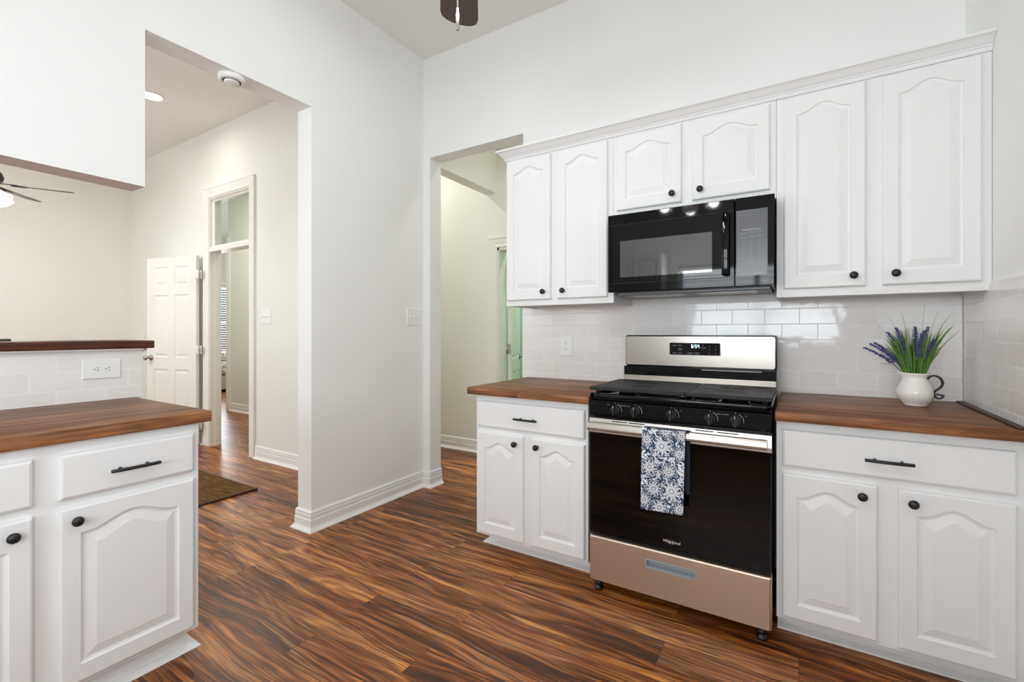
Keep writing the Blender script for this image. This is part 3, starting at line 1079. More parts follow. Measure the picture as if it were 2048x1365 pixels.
for k in range(40):
    a = 2 * PI * k / 40
    wv = 0.0008 + 0.0007 * (0.5 - 0.5 * math.cos(a))
    X, Z = 0.016 * math.cos(a), 0.0058 * math.sin(a)
    c_, s_ = math.cos(0.32), math.sin(0.32)
    for lst, k2 in ((ring_o, 1.0), (ring_i, 1 - wv / 0.0065)):
        lst.append((-0.464 + k2 * (X * c_ - Z * s_), RY - 0.0014, 0.3135 + k2 * (X * s_ + Z * c_)))
for k in range(40):
    j = (k + 1) % 40
    if 3 <= k <= 9:
        continue
    sw.add([ring_o[k], ring_o[j], ring_i[j], ring_i[k]], [(0, 1, 2, 3)])
R_(merged(lg, sw), 'brand_lettering', 'logo', door)
# front control panel with five knobs
cp = MB()
cp.rings([[(x, y, z) for x, y, z in ((xx, RY + 0.05, 0.829), (xx, RY + 0.004, 0.829), (xx, RY + 0.002, 0.835), (xx, RY + 0.003, 0.900), (xx, RY + 0.05, 0.902))] for xx in (RX0 + 0.004, RX1 - 0.002)])
cpo = R_(cp, 'control_panel', 'enamel')
for i, x in enumerate((-0.719, -0.625, -0.467, -0.313, -0.217)):
    kb = MB().lathe([(0.0, 0), (0.0235, 0.0), (0.0235, 0.006), (0.021, 0.011), (0.0, 0.012)], axis='y-', n=28)
    kb.add(*(lambda q: (q.v, q.f))(MB().box(-0.0045, 0.0045, -0.034, -0.008, -0.0225, 0.0235, 0.002)))
    kb.add(*(lambda q: (q.v, q.f))(MB().box(-0.013, 0.013, -0.022, -0.008, -0.019, 0.019, 0.004)))
    kb = at(kb, x, RY + 0.005, 0.862)
    ko = R_(kb, 'burner_knob', 'black', rg)
    mk = MB().box(x - 0.0011, x + 0.0011, RY - 0.0296, RY - 0.0285, 0.874, 0.884)
    R_(mk, 'pointer_line', 'mark', ko)
    mk = MB().box(x - 0.0016, x + 0.0016, RY + 0.0014, RY + 0.0032, 0.8915, 0.8945)
    arc = [[(x + rd * math.cos(q), RY + yy, 0.862 + rd * math.sin(q)) for rd, yy in ((0.0285, 0.0034), (0.0285, 0.0014), (0.0302, 0.0014), (0.0302, 0.0034))] for q in [math.radians(68 - 9 * k) for k in range(10)]]
    R_(mk, 'zero_mark', 'mark_dim', ko)
    R_(MB().rings(arc), 'flame_scale', 'mark_dim', ko)
for tx, x in (('LITE', -0.752), ('PUSH TO TURN', -0.672), ('HI', -0.430), ('PUSH TO TURN', -0.265), ('HI', -0.180)):
    R_(at(text_mb(tx, 0.0062, 0.0002), x, RY + 0.0018, 0.884), 'panel_marking', 'mark_dim', cpo)
# cooktop tray with raised lip
tp = MB()
tp.box(RX0 + 0.001, RX1 + 0.001, RY + 0.006, 2.56, 0.9025, 0.918, 0.004, 2)
tp.box(RX0 + 0.001, RX1 + 0.001, RY + 0.006, RY + 0.034, 0.905, 0.932, 0.006, 3)
tp.box(RX0 + 0.001, RX0 + 0.024, RY + 0.006, 2.56, 0.905, 0.932, 0.006, 3)
tp.box(RX1 - 0.022, RX1 + 0.001, RY + 0.006, 2.56, 0.905, 0.932, 0.006, 3)
top = R_(tp, 'cooktop', 'enamel')
for x, y, rad in ((-0.70, 2.20, 0.046), (-0.235, 2.20, 0.052), (-0.70, 2.43, 0.036), (-0.235, 2.43, 0.042), (-0.467, 2.31, 0.038)):
    bn = MB().lathe([(0.0, 0.916), (rad + 0.012, 0.916), (rad + 0.010, 0.922), (rad, 0.924), (rad, 0.930), (0, 0.930)], (x, y, 0), n=28)
    bo = R_(bn, 'burner', 'chrome', top)
    R_(MB().lathe([(0, 0.930), (rad - 0.004, 0.930), (rad - 0.004, 0.937), (rad - 0.010, 0.940), (0, 0.940)], (x, y, 0), n=28), 'burner_cap', 'iron', bo)


# cast iron grates: two long plates pierced with slots, standing on short feet
def grate(xa, xb, ya, yb, cxs):
    m = MB()
    zt, zb = 0.961, 0.950
    m.box(xa, xb, ya, ya + 0.022, zb - 0.004, zt, 0.002).box(xa, xb, yb - 0.022, yb, zb - 0.004, zt, 0.002)
    m.box(xa, xa + 0.022, ya + 0.02, yb - 0.02, zb - 0.004, zt, 0.002).box(xb - 0.022, xb, ya + 0.02, yb - 0.02, zb - 0.004, zt, 0.002)
    # plank-like bars running across, with pierced slots near the burner centres
    n = 14
    ys = [ya + 0.022 + (yb - ya - 0.044) * i / n for i in range(n + 1)]
    cx = sum(cxs) / len(cxs)
    for i in range(n):
        a, c = ys[i], ys[i + 1]
        slot = i in (3, 4, 5, 8, 9, 10)
        if slot:
            off = 0.012 * (1 if i % 2 else -1)
            m.box(xa + 0.02, cx - 0.052 + off, a, c, zb, zt - 0.001)
            m.box(cx - 0.004 + off, cx + 0.004 + off, a, c, zb, zt - 0.001)
            m.box(cx + 0.052 + off, xb - 0.02, a, c, zb, zt - 0.001)
            m.box(cx - 0.056 + off, cx + 0.056 + off, a, a + 0.011, zb, zt - 0.001)
        else:
            m.box(xa + 0.02, xb - 0.02, a, c, zb, zt - 0.001)
        if not slot and i % 2 == 0:
            m.box(xa + 0.04, xb - 0.04, (a + c) / 2 + 0.004, (a + c) / 2 + 0.0060, zt - 0.001, zt - 0.0002)
    for x in (xa + 0.03, xb - 0.03):
        for y in (ya + 0.03, yb - 0.03):
            m.lathe([(0.009, zb - 0.002), (0.009, 0.940), (0.005, 0.930), (0.005, 0.918)], (x, y, 0), n=10)
    return m


R_(grate(RX0 - 0.004, -0.418, RY + 0.015, 2.505, [-0.645]), 'grate', 'iron')
R_(grate(-0.414, RX1 + 0.001, RY + 0.015, 2.505, [-0.25]), 'grate', 'iron')
# backguard
bg = MB()
bg.box(RX0 + 0.004, RX1 - 0.002, 2.565, 2.72, 0.895, 1.031)
bg.rings([rrect(RX0 + 0.000, RX1 - 0.001, 1.030, 1.204, 0.014, 2.72), rrect(RX0 + 0.000, RX1 - 0.001, 1.030, 1.204, 0.014, 2.608), rrect(RX0 + 0.002, RX1 - 0.003, 1.032, 1.202, 0.013, 2.603)])
back = R_(bg, 'backguard', 'enamel')
fp = MB().rings([rrect(RX0 + 0.004, RX1 - 0.007, 1.036, 1.199, 0.012, 2.606), rrect(RX0 + 0.004, RX1 - 0.007, 1.036, 1.199, 0.012, 2.601), rrect(RX0 + 0.006, RX1 - 0.009, 1.038, 1.197, 0.011, 2.5995)])
fpo = R_(fp, 'backguard_panel', 'steel_back', back)
rs = MB().add([(RX0 + 0.006, 2.548, 0.925), (RX1 - 0.004, 2.548, 0.925), (RX1 - 0.004, 2.576, 1.019), (RX0 + 0.006, 2.576, 1.019),
               (RX0 + 0.006, 2.575, 0.925), (RX1 - 0.004, 2.575, 0.925), (RX1 - 0.004, 2.580, 1.019), (RX0 + 0.006, 2.580, 1.019)],
              [(0, 1, 2, 3), (4, 7, 6, 5), (3, 2, 6, 7), (0, 4, 5, 1), (0, 3, 7, 4), (1, 5, 6, 2)])
R_(rs, 'riser_panel', 'steel_back', back)
vt = MB().box(-0.43, -0.155, 2.558, 2.5655, 1.0215, 1.0275, 0.001)
R_(vt, 'vent_strip', 'chrome', back)
bz = MB().rings([rrect(-0.603, -0.341, 1.0955, 1.166, 0.007, 2.6), rrect(-0.603, -0.341, 1.0955, 1.166, 0.007, 2.5975)])
bzo = R_(bz, 'display_bezel', 'chrome', back)
R_(MB().rings([rrect(-0.599, -0.345, 1.0985, 1.163, 0.006, 2.599), rrect(-0.599, -0.345, 1.0985, 1.163, 0.006, 2.5965)]), 'display_glass', 'blackglass', back)
# seven segment clock
SEG = {'6': 'afgedc', '5': 'afgcd', '4': 'fgbc'}


def seven(ch, x, z, w, h):
    m = MB()
    t = 0.0021
    P = {'a': (0, w, h - t, h), 'g': (0, w, h / 2 - t / 2, h / 2 + t / 2), 'd': (0, w, 0, t), 'f': (0, t, h / 2, h), 'e': (0, t, 0, h / 2), 'b': (w - t, w, h / 2, h), 'c': (w - t, w, 0, h / 2)}
    for s in SEG[ch]:
        q = P[s]
        m.box(x + q[0], x + q[1], 2.5956, 2.5962, z + q[2], z + q[3])
    return m


ck = merged(seven('6', -0.486, 1.137, 0.0085, 0.0175), seven('5', -0.4685, 1.137, 0.0085, 0.0175), seven('4', -0.456, 1.137, 0.0085, 0.0175))
ck.box(-0.4745, -0.4725, 2.5956, 2.5962, 1.141, 1.1432).box(-0.4745, -0.4725, 2.5956, 2.5962, 1.148, 1.1502)
R_(ck, 'clock_digits', 'clock', back)
for tx, x, z, sz in (('BAKE', -0.574, 1.149, 0.0075), ('BROIL', -0.546, 1.149, 0.0075), ('KEEP', -0.545, 1.131, 0.008), ('WARM', -0.545, 1.124, 0.006), ('TIMER', -0.573, 1.108, 0.0065),
                     ('CLOCK', -0.545, 1.108, 0.0065), ('+', -0.428, 1.150, 0.010), ('TEMP/TIME', -0.428, 1.138, 0.006), ('-', -0.428, 1.127, 0.012), ('START', -0.4935, 1.1075, 0.0065),
                     ('OFF', -0.459, 1.1075, 0.007), ('2', -0.398, 1.147, 0.009), ('3', -0.367, 1.147, 0.009), ('5', -0.398, 1.129, 0.009), ('6', -0.367, 1.129, 0.009), ('8', -0.398, 1.108, 0.008), ('9', -0.367, 1.108, 0.008)):
    R_(at(text_mb(tx, sz, 0.0002), x, 2.5962, z), 'button_marking', 'mark_dim', back)
for xa in (-0.505, -0.470):
    bx = MB()
    for q in ((xa, xa + 0.023, 1.1025, 1.1032), (xa, xa + 0.023, 1.1118, 1.1125), (xa, xa + 0.0007, 1.1025, 1.1125), (xa + 0.0223, xa + 0.023, 1.1025, 1.1125)):
        bx.box(q[0], q[1], 2.5958, 2.5963, q[2], q[3])
    R_(bx, 'button_outline', 'mark_dim', back)

# ------------------------------------------------------------------ dish towel over the oven handle
def towel_color(U, V):
    """white ground with navy and slate scrolls and flowers; U across (m), V down (m)"""
    rng = np.random.RandomState(5)
    ink = np.zeros_like(U)
    blue = np.zeros_like(U)
    fx = 0.012 * np.sin(V * 55 + 1.3) + 0.006 * np.sin(U * 90)
    fy = 0.012 * np.sin(U * 60 + 0.7) + 0.006 * np.sin(V * 95)
    s = np.sin((U + fx) * 150) * np.sin((V + fy) * 140) + 0.6 * np.sin((U - V) * 120 + 3 * np.sin(V * 50))
    ink = np.maximum(ink, (np.abs(s) < 0.21).astype(float))
    blue = np.maximum(blue, (s > 1.12).astype(float))
    ink = np.maximum(ink, (s < -1.2).astype(float))
    flowers = [(0.085, 0.070, 0.046, 6, .3), (0.035, 0.165, 0.036, 5, 0), (0.118, 0.175, 0.034, 6, .6), (0.130, 0.255, 0.046, 6, .2), (0.055, 0.255, 0.036, 6, .9),
               (0.022, 0.050, 0.030, 5, .5), (0.160, 0.095, 0.030, 6, .1), (0.015, 0.310, 0.032, 6, .4), (0.080, 0.335, 0.036, 5, .8), (0.165, 0.330, 0.030, 6, 0), (0.165, 0.020, 0.028, 6, .3), (0.100, 0.005, 0.030, 6, .3)]
    for cx, cy, r0, n, ph in flowers:
        dx, dy = U - cx, V - cy
        r = np.hypot(dx, dy)
        a = np.arctan2(dy, dx) + ph + 6 * (r - r0 / 2)
        pet = r0 * (0.50 + 0.50 * np.abs(np.cos(n * a / 2)) ** 0.7)
        inside = r < pet
        edge = (np.abs(r - pet) < 0.0020) | (np.abs(r - pet * 1.22) < 0.0017)
        ink[inside] = 0
        blue[inside] = 0
        inner = np.abs(r - pet * 0.60) < 0.0012
        vein = (np.abs(np.sin(n * a / 2)) < 0.10) & (r > r0 * 0.18) & inside
        ctr = np.abs(r - r0 * 0.20) < 0.0014
        ink[edge | (inner & inside) | vein | ctr] = 1
        pit = inside & (r > pet * 0.66) & (r < pet * 0.86) & (np.abs(np.cos(n * a / 2)) > 0.86)
        blue[pit] = 1
        ring = (r > pet * 1.24) & (r < pet * 1.42)
        blue[ring & (np.sin(a * n + 1) > 0.1)] = 1
    base = np.array(lin((226, 228, 232))[:3])
    navy = np.array(lin((52, 62, 84))[:3])
    slate = np.array(lin((64, 90, 122))[:3])
    col = np.tile(base, U.shape + (1,))
    col[blue > 0] = slate
    col[ink > 0] = navy
    return col


TO = (-0.49, 2.0, 0.788)
tw = thing('dish_towel', 'white and navy floral dish towel folded over the oven door handle', 'towel', TO)
NU, NV = 130, 250
y_f, y_b, zt = RY - 0.051, RY - 0.0075, 0.8075
us = np.linspace(0, 0.180, NU)
vsA = np.linspace(0, 0.352, NV)
mb = MB()
TX0 = -0.5795
for j, v in enumerate(vsA):
    for i, u in enumerate(us):
        uu = u / 0.180
        z = zt - v + (0.006 * uu if v > 0.3 else 0.0) - 0.002 * math.sin(uu * 3)
        y = y_f - 0.003 * math.sin(uu * PI * 2.2 + 1) * min(1, v * 5) - 0.004 * min(1, v * 6)
        if v < 0.006:
            y = y_f + (0.006 - v) * 1.2
        x = TX0 + u - 0.006 * (v / 0.352) - 0.004 * (uu - 0.5) * (v / 0.352)
        mb.v.append((x, y, z))
for j in range(NV - 1):
    for i in range(NU - 1):
        a = j * NU + i
        mb.f.append((a, a + 1, a + NU + 1, a + NU))
        mb.sm.append(True)
fo = mb.build('front_layer', M['towel'], tw, TO, fix=False)
ca = fo.data.color_attributes.new('pattern', 'FLOAT_COLOR', 'POINT')
UU, VV = np.meshgrid(us, vsA)
cc = towel_color(UU, VV).reshape(-1, 3)
ca.data.foreach_set('color', np.concatenate([cc, np.ones((len(cc), 1))], 1).astype(np.float32).ravel())
sm = fo.modifiers.new('thick', 'SOLIDIFY')
sm.thickness = 0.0022
sm.offset = -1
bk = MB()
pf = []
for (y, z) in ((y_f + 0.004, zt - 0.001), (RY - 0.028, zt + 0.0015), (y_b - 0.004, zt - 0.003), (y_b - 0.003, zt - 0.03), (y_b - 0.002, zt - 0.27)):
    pf.append((y, z))
lo_, hi_ = [], []
for xx in (TX0 + 0.004, TX0 + 0.191):
    ring = [(xx, y, z) for y, z in pf] + [(xx, y - 0.0018, z - 0.0018) for y, z in reversed(pf)]
    (lo_ if xx < TX0 + 0.1 else hi_).extend(ring)
bk.rings([lo_, hi_])
bk.build('back_layer', M['towel_shaded'], tw, TO)

# ------------------------------------------------------------------ microwave
MX0, MX1, MYF, MZ0, MZ1 = -0.852, -0.091, 2.33, 1.428, 1.830
MO = (-0.47, 2.55, MZ0)
mw = thing('microwave', 'black over-the-range microwave mounted under the short upper cabinet', 'microwave', MO)


def W_(mb, name, mat, parent=mw):
    return mb.build(name, M[mat], parent, MO)


b = MB().box(MX0 + 0.004, MX1 - 0.004, MYF + 0.028, 2.748, MZ0 + 0.004, MZ1, 0.003)
W_(b, 'microwave_body', 'blackgloss')
un = MB()
un.box(MX0 + 0.02, MX1 - 0.02, MYF + 0.10, 2.74, MZ0 - 0.010, MZ0 + 0.006, 0.003)
W_(un, 'underside_plate', 'grey')
gr = MB()
for k in range(2):
    xa = MX0 + 0.07 + k * 0.34
    gr.box(xa, xa + 0.27, MYF + 0.16, 2.62, MZ0 - 0.0125, MZ0 - 0.009, 0.001)
W_(gr, 'grease_filter', 'nickel')
SX = -0.249
dm = MB().rings([rrect(MX0, SX - 0.001, MZ0, MZ1, 0.003, MYF + 0.028), rrect(MX0, SX - 0.001, MZ0, MZ1, 0.003, MYF + 0.003), rrect(MX0 + 0.003, SX - 0.003, MZ0 + 0.003, MZ1 - 0.003, 0.003, MYF)])
mdoor = W_(dm, 'microwave_door', 'blackgloss')
wd = MB().box(MX0 + 0.024, SX - 0.024, MYF - 0.0012, MYF + 0.001, MZ0 + 0.047, MZ1 - 0.058, 0.0008)
W_(wd, 'door_window', 'blackglass', mdoor)
for gz in (MZ1 - 0.0565, MZ0 + 0.0435):
    W_(MB().box(MX0 + 0.002, SX - 0.003, MYF - 0.0006, MYF + 0.0004, gz, gz + 0.002), 'door_groove', 'slot', mdoor)
W_(MB().box(-0.786, -0.345, MYF - 0.0018, MYF - 0.001, 1.503, 1.690), 'viewing_window', 'viewglass', mdoor)
hd = MB()
hd.box(SX - 0.052, SX - 0.022, MYF - 0.034, MYF - 0.020, MZ0 + 0.052, MZ1 - 0.060, 0.006, 3)
hd.box(SX - 0.049, SX - 0.025, MYF - 0.024, MYF, MZ0 + 0.056, MZ0 + 0.085, 0.002).box(SX - 0.049, SX - 0.025, MYF - 0.024, MYF, MZ1 - 0.092, MZ1 - 0.064, 0.002)
W_(hd, 'door_handle', 'blackgloss', mdoor)
cpn = MB().rings([rrect(SX + 0.001, MX1, MZ0, MZ1, 0.003, MYF + 0.028), rrect(SX + 0.001, MX1, MZ0, MZ1, 0.003, MYF + 0.003), rrect(SX + 0.003, MX1 - 0.003, MZ0 + 0.003, MZ1 - 0.003, 0.003, MYF)])
mcp = W_(cpn, 'control_panel', 'blackgloss')
W_(MB().box(SX + 0.006, MX1 - 0.026, MYF - 0.001, MYF + 0.001, MZ0 + 0.046, MZ1 - 0.058, 0.0006), 'touch_panel', 'panelgrey', mcp)
cxs = (SX + 0.034, SX + 0.066, SX + 0.099)
zt = MZ1 - 0.163
for tx, ci, dz, sz in (('POPCORN', 0, 0, .0062), ('POTATO', 1, 0.002, .0062), ('REHEAT', 2, 0.004, .0062), ('STEAM', 0, -.020, .006), ('COOK', 1, -.018, .007), ('DEFROST', 2, -.016, .006),
                       ('1', 0, -.042, .011), ('2', 1, -.041, .011), ('3', 2, -.040, .011), ('4', 0, -.066, .011), ('5', 1, -.065, .011), ('6', 2, -.064, .011),
                       ('7', 0, -.090, .011), ('8', 1, -.089, .011), ('9', 2, -.088, .011), ('POWER', 0, -.113, .006), ('0', 1, -.112, .011), ('TIMER', 2, -.110, .006),
                       ('VENT', 0, -.136, .006), ('LIGHT', 1, -.136, .006), ('CLOCK', 2, -.134, .006), ('CANCEL', 0, -.160, .007), ('MENU', 1, -.160, .006), ('START', 2, -.158, .007),
                       ('OFF', 0, -.184, .006), ('ADD 30', 2, -.182, .007)):
    W_(at(text_mb(tx, sz, 0.0002), cxs[ci], MYF - 0.0012, zt + dz), 'key_marking', 'mark_dim', mcp)
ln = MB().box(SX + 0.030, MX1 - 0.052, MYF - 0.0014, MYF - 0.0008, zt + 0.013, zt + 0.0165)
W_(ln, 'display_line', 'mark_dim', mcp)

# ------------------------------------------------------------------ jug of lavender on the right counter
JX, JY, JZ = 0.4125, 2.528, 0.9145
jg = thing('ceramic_jug', 'round white ceramic jug with a black strap handle on the right counter', 'jug', (JX, JY, JZ))
prof = [(0.0, 0.0), (0.036, 0.0), (0.040, 0.004), (0.040, 0.008), (0.046, 0.014), (0.057, 0.028), (0.063, 0.045), (0.062, 0.062), (0.055, 0.082), (0.046, 0.100), (0.041, 0.112), (0.0405, 0.120),
        (0.044, 0.130), (0.047, 0.136), (0.045, 0.1365), (0.041, 0.130), (0.0375, 0.120), (0.038, 0.112), (0.043, 0.099), (0.052, 0.08), (0.058, 0.05), (0.04, 0.02), (0.0, 0.016)]
n = 48
rs = []
for r, h in prof:
    ring = []
    for k in range(n):
        a = 2 * PI * k / n
        x, y = r * math.cos(a), r * math.sin(a)
        sp_ = max(0.0, (h - 0.108) / 0.0285)
        pull = max(0.0, math.cos(a - PI)) ** 6 * sp_
        ring.append((x * (1 + 0.30 * pull), y * (1 - 0.25 * pull), h + 0.006 * pull))
    rs.append(ring)
MB().rings(rs, True, False, False, True).build('jug_body', M['ceramic'], jg)
hp = [(0.036, 0.104), (0.040, 0.114), (0.050, 0.125), (0.064, 0.129), (0.079, 0.121), (0.087, 0.104), (0.084, 0.088), (0.072, 0.074), (0.062, 0.064), (0.060, 0.052), (0.066, 0.042),
      (0.076, 0.038), (0.086, 0.043), (0.088, 0.051), (0.078, 0.053), (0.068, 0.054)]
fine = []
for i in range(len(hp) - 1):
    for q in range(4):
        t = q / 4
        p0, p1, p2, p3 = hp[max(i - 1, 0)], hp[i], hp[i + 1], hp[min(i + 2, len(hp) - 1)]
        fine.append(tuple(0.5 * ((2 * p1[k]) + (-p0[k] + p2[k]) * t + (2 * p0[k] - 5 * p1[k] + 4 * p2[k] - p3[k]) * t * t + (-p0[k] + 3 * p1[k] - 3 * p2[k] + p3[k]) * t ** 3) for k in (0, 1)))
fine.append(hp[-1])
ax, ay = math.cos(math.radians(-28)), math.sin(math.radians(-28))
hm = MB()
rs = []
for i, (r, z) in enumerate(fine):
    p0, p1 = fine[max(i - 1, 0)], fine[min(i + 1, len(fine) - 1)]
    d = Vector((p1[0] - p0[0], p1[1] - p0[1])).normalized()
    nn = Vector((-d.y, d.x)) * 0.0032
    ring = []
    for w_, sg in ((-0.0055, -1), (0.0055, -1), (0.0055, 1), (-0.0055, 1)):
        rr, zz = r + nn.x * sg, z + nn.y * sg
        ring.append((ax * rr - ay * w_, ay * rr + ax * w_, zz))
    rs.append(ring)
hm.rings(rs)
hm.build('strap_handle', M['black'], jg)

lv = thing('lavender_bunch', 'bunch of artificial purple lavender with green grass leaves standing in the white jug', 'plant', (JX, JY, JZ + 0.10))


def bez(p0, p1, p2, n):
    out = []
    for i in range(n):
        t = i / (n - 1)
        out.append(tuple((1 - t) ** 2 * a + 2 * t * (1 - t) * b_ + t * t * c_ for a, b_, c_ in zip(p0, p1, p2)))
    return out


tips = [(-.166, .236, .03), (-.150, .254, -.02), (-.128, .258, .04), (-.088, .303, .01), (-.066, .322, -.03), (.000, .327, .0), (.014, .297, -.035), (.026, .309, -.02), (.044, .325, .02), (.056, .275, -.03)]
rr = random.Random(3)
for tx, tz, ty in tips:
    bx_ = max(-0.028, min(0.028, tx * 0.25)) + rr.uniform(-.006, .006)
    p0 = (bx_ - 0.004, rr.uniform(-.02, .02), 0.02)
    p2 = (tx, ty, tz - 0.10)
    p1 = (bx_ + (tx - bx_) * 0.30, ty * 0.5, 0.02 + (tz - 0.12) * 0.62)
    cv_ = bez(p0, p1, p2, 22)
    st_ = MB().tube(cv_, 0.0013, 5).build('stem', M['stem'], lv)
    m = MB()
    L = len(cv_)
    for k in range(9, L):
        f = (k - 9) / (L - 10)
        c_ = Vector(cv_[k])
        rad = 0.0115 * (1 - 0.60 * f) + 0.001
        for q in range(20):
            a = rr.uniform(0, 2 * PI)
            d = Vector((math.cos(a), math.sin(a), rr.uniform(-.3, .5))).normalized()
            ctr = c_ + d * rad * rr.uniform(.5, 1.0)
            sz = rr.uniform(.0012, .0024)
            m.add([tuple(ctr + Vector(e) * sz) for e in ((1, 0, 0), (-1, 0, 0), (0, 1, 0), (0, -1, 0), (0, 0, 1.6), (0, 0, -1.6))],
                  [(0, 2, 4), (2, 1, 4), (1, 3, 4), (3, 0, 4), (2, 0, 5), (1, 2, 5), (3, 1, 5), (0, 3, 5)])
    m.build('flower_spike', M['lav'], lv)


def blade(m, p0, p1, p2, w0):
    cvb = bez(p0, p1, p2, 9)
    side = Vector((rr.uniform(-1, 1), rr.uniform(-1, .2), 0)).normalized()
    vs_, fs_ = [], []
    for i, p in enumerate(cvb):
        t = i / 8
        w_ = w0 * (0.55 + 0.9 * t) * (1 - t) ** 0.55 if t > 0 else w0 * 0.5
        p = Vector(p)
        vs_ += [tuple(p - side * w_), tuple(p + Vector((0, 0, -w_ * .3))), tuple(p + side * w_)]
    for i in range(8):
        a = i * 3
        fs_ += [(a, a + 1, a + 4, a + 3), (a + 1, a + 2, a + 5, a + 4)]
    m.add(vs_, fs_, True)


lf = MB()
for k in range(210):
    a = rr.uniform(-.105, .085)
    h = rr.uniform(.11, .215) * (1 - 0.9 * abs(a))
    y = rr.uniform(-.05, .05)
    bx_ = max(-.03, min(.03, a * .3))
    blade(lf, (bx_ + rr.uniform(-.006, .006), rr.uniform(-.022, .022), .015), (bx_ + a * .35, y * .6, h * .75 + .02), (a, y, h + .02), rr.uniform(.0014, .0040))
for (tx, tz, wv) in ((.121, .235, .008), (.085, .205, .007), (.143, .218, .003), (.115, .284, .002), (.100, .262, .0012), (.11, .25, .0012), (-.15, .268, .0012), (.03, .338, .0011), (-.05, .31, .0012), (.075, .30, .0012), (-.10, .29, .0012)):
    blade(lf, (.02 if tx > 0 else -.02, -.01, .015), (tx * .5, -.01, tz * .78 - .01), (tx, rr.uniform(-.03, .02), tz), wv)
lf.build('grass_leaves', M['leaf'], lv)


# ------------------------------------------------------------------ outlets, switches, detector
def plate(name, label, cat, loc, rz, w_, h_, kind):
    """wall plate facing -y before rotation, centred at loc"""
    r = thing(name, label, cat, loc, rz, 'wall outlets' if cat == 'outlet' else 'triple light switches')
    p = MB().rings([rrect(-w_ / 2, w_ / 2, -h_ / 2, h_ / 2, 0.004, 0), rrect(-w_ / 2, w_ / 2, -h_ / 2, h_ / 2, 0.004, -0.003), rrect(-w_ / 2 + .003, w_ / 2 - .003, -h_ / 2 + .003, h_ / 2 - .003, 0.003, -0.006)])
    po = p.build('cover_plate', M['plastic'], r)
    if kind == 'v' or kind == 'h':
        for s_ in (-1, 1):
            cx, cz = (0, s_ * 0.0195) if kind == 'v' else (s_ * 0.0195, 0)
            rc = MB().rings([[(cx + .0165 * math.cos(a), y, cz + .0145 * math.sin(a)) for a in [2 * PI * i / 24 for i in range(24)]] for y in (-0.004, -0.0075)])
            ro = rc.build('receptacle', M['plastic'], r)
            sl = MB()
            if kind == 'v':
                sl.box(cx - .0065, cx - .0045, -.0079, -.0073, cz + .0005, cz + .0085).box(cx + .0045, cx + .0065, -.0079, -.0073, cz + .0005, cz + .0085)
                sl.lathe([(0.0, .0073), (.0023, .0073), (.0023, .0079), (0, .0079)], (cx, 0, cz - .007), 'y-', 10)
            else:
                sl.box(cx + .0005, cx + .0085, -.0079, -.0073, cz - .0065, cz - .0045).box(cx + .0005, cx + .0085, -.0079, -.0073, cz + .0045, cz + .0065)
                sl.lathe([(0.0, .0073), (.0023, .0073), (.0023, .0079), (0, .0079)], (cx - .007, 0, cz), 'y-', 10)
            sl.build('slots', M['slot'], ro)
    if kind == 'sw':
        n_ = 3
        for i in range(n_):
            cx = (i - 1) * 0.046
            t = MB().add([(cx - .005, -.005, -.011), (cx + .005, -.005, -.011), (cx + .005, -.005, .011), (cx - .005, -.005, .011),
                          (cx - .004, -.017, .003), (cx + .004, -.017, .003), (cx + .004, -.015, .010), (cx - .004, -.015, .010)],
                         [(0, 1, 5, 4), (1, 2, 6, 5), (2, 3, 7, 6), (3, 0, 4, 7), (4, 5, 6, 7), (0, 3, 2, 1)])
            t.build('toggle', M['plastic'], r)
    return r


plate('electrical_outlet', 'white upright outlet on the tile left of the range', 'outlet', (-1.288, YS - 0.010, 1.131), 0, 0.094, 0.132, 'v')
plate('electrical_outlet', 'white outlet cover half hidden behind the lavender', 'outlet', (0.375, YS - 0.010, 1.132), 0, 0.114, 0.118, 'v')
plate('electrical_outlet', 'white sideways outlet on the tiled bar wall', 'outlet', (-2.630, 0.787, 1.0575), PI / 2, 0.134, 0.086, 'h')
plate('light_switch', 'white triple light switch on the wall between the two openings', 'switch', (XL, 2.652, 1.339), PI / 2, 0.158, 0.13, 'sw')
plate('light_switch', 'white triple light switch beside the transom door in the hallway', 'switch', (-4.30, YH, 1.366), 0, 0.172, 0.135, 'sw')

sd = thing('smoke_detector', 'round white smoke detector on the underside of the tall opening', 'smoke detector', (-2.6075, 1.330, 2.605))
MB().lathe([(0.0, 0.0), (0.062, 0.0), (0.064, -0.006), (0.064, -0.022), (0.058, -0.030), (0.046, -0.031), (0.044, -0.026), (0, -0.026)], n=40).build('housing', M['plastic'], sd)
MB().lathe([(0.0, -0.026), (0.036, -0.026), (0.037, -0.036), (0.031, -0.041), (0, -0.042)], n=40).build('test_button', M['plastic'], sd)
g = MB()
for k in range(12):
    a = 2 * PI * k / 12
    for q in range(5):
        aa = a + q * 0.07
        g.box(0.0405 * math.cos(aa) - .0022, 0.0405 * math.cos(aa) + .0022, 0.0405 * math.sin(aa) - .0022, 0.0405 * math.sin(aa) + .0022, -0.0285, -0.0265)
g.build('vent_grille', M['slot'], sd)

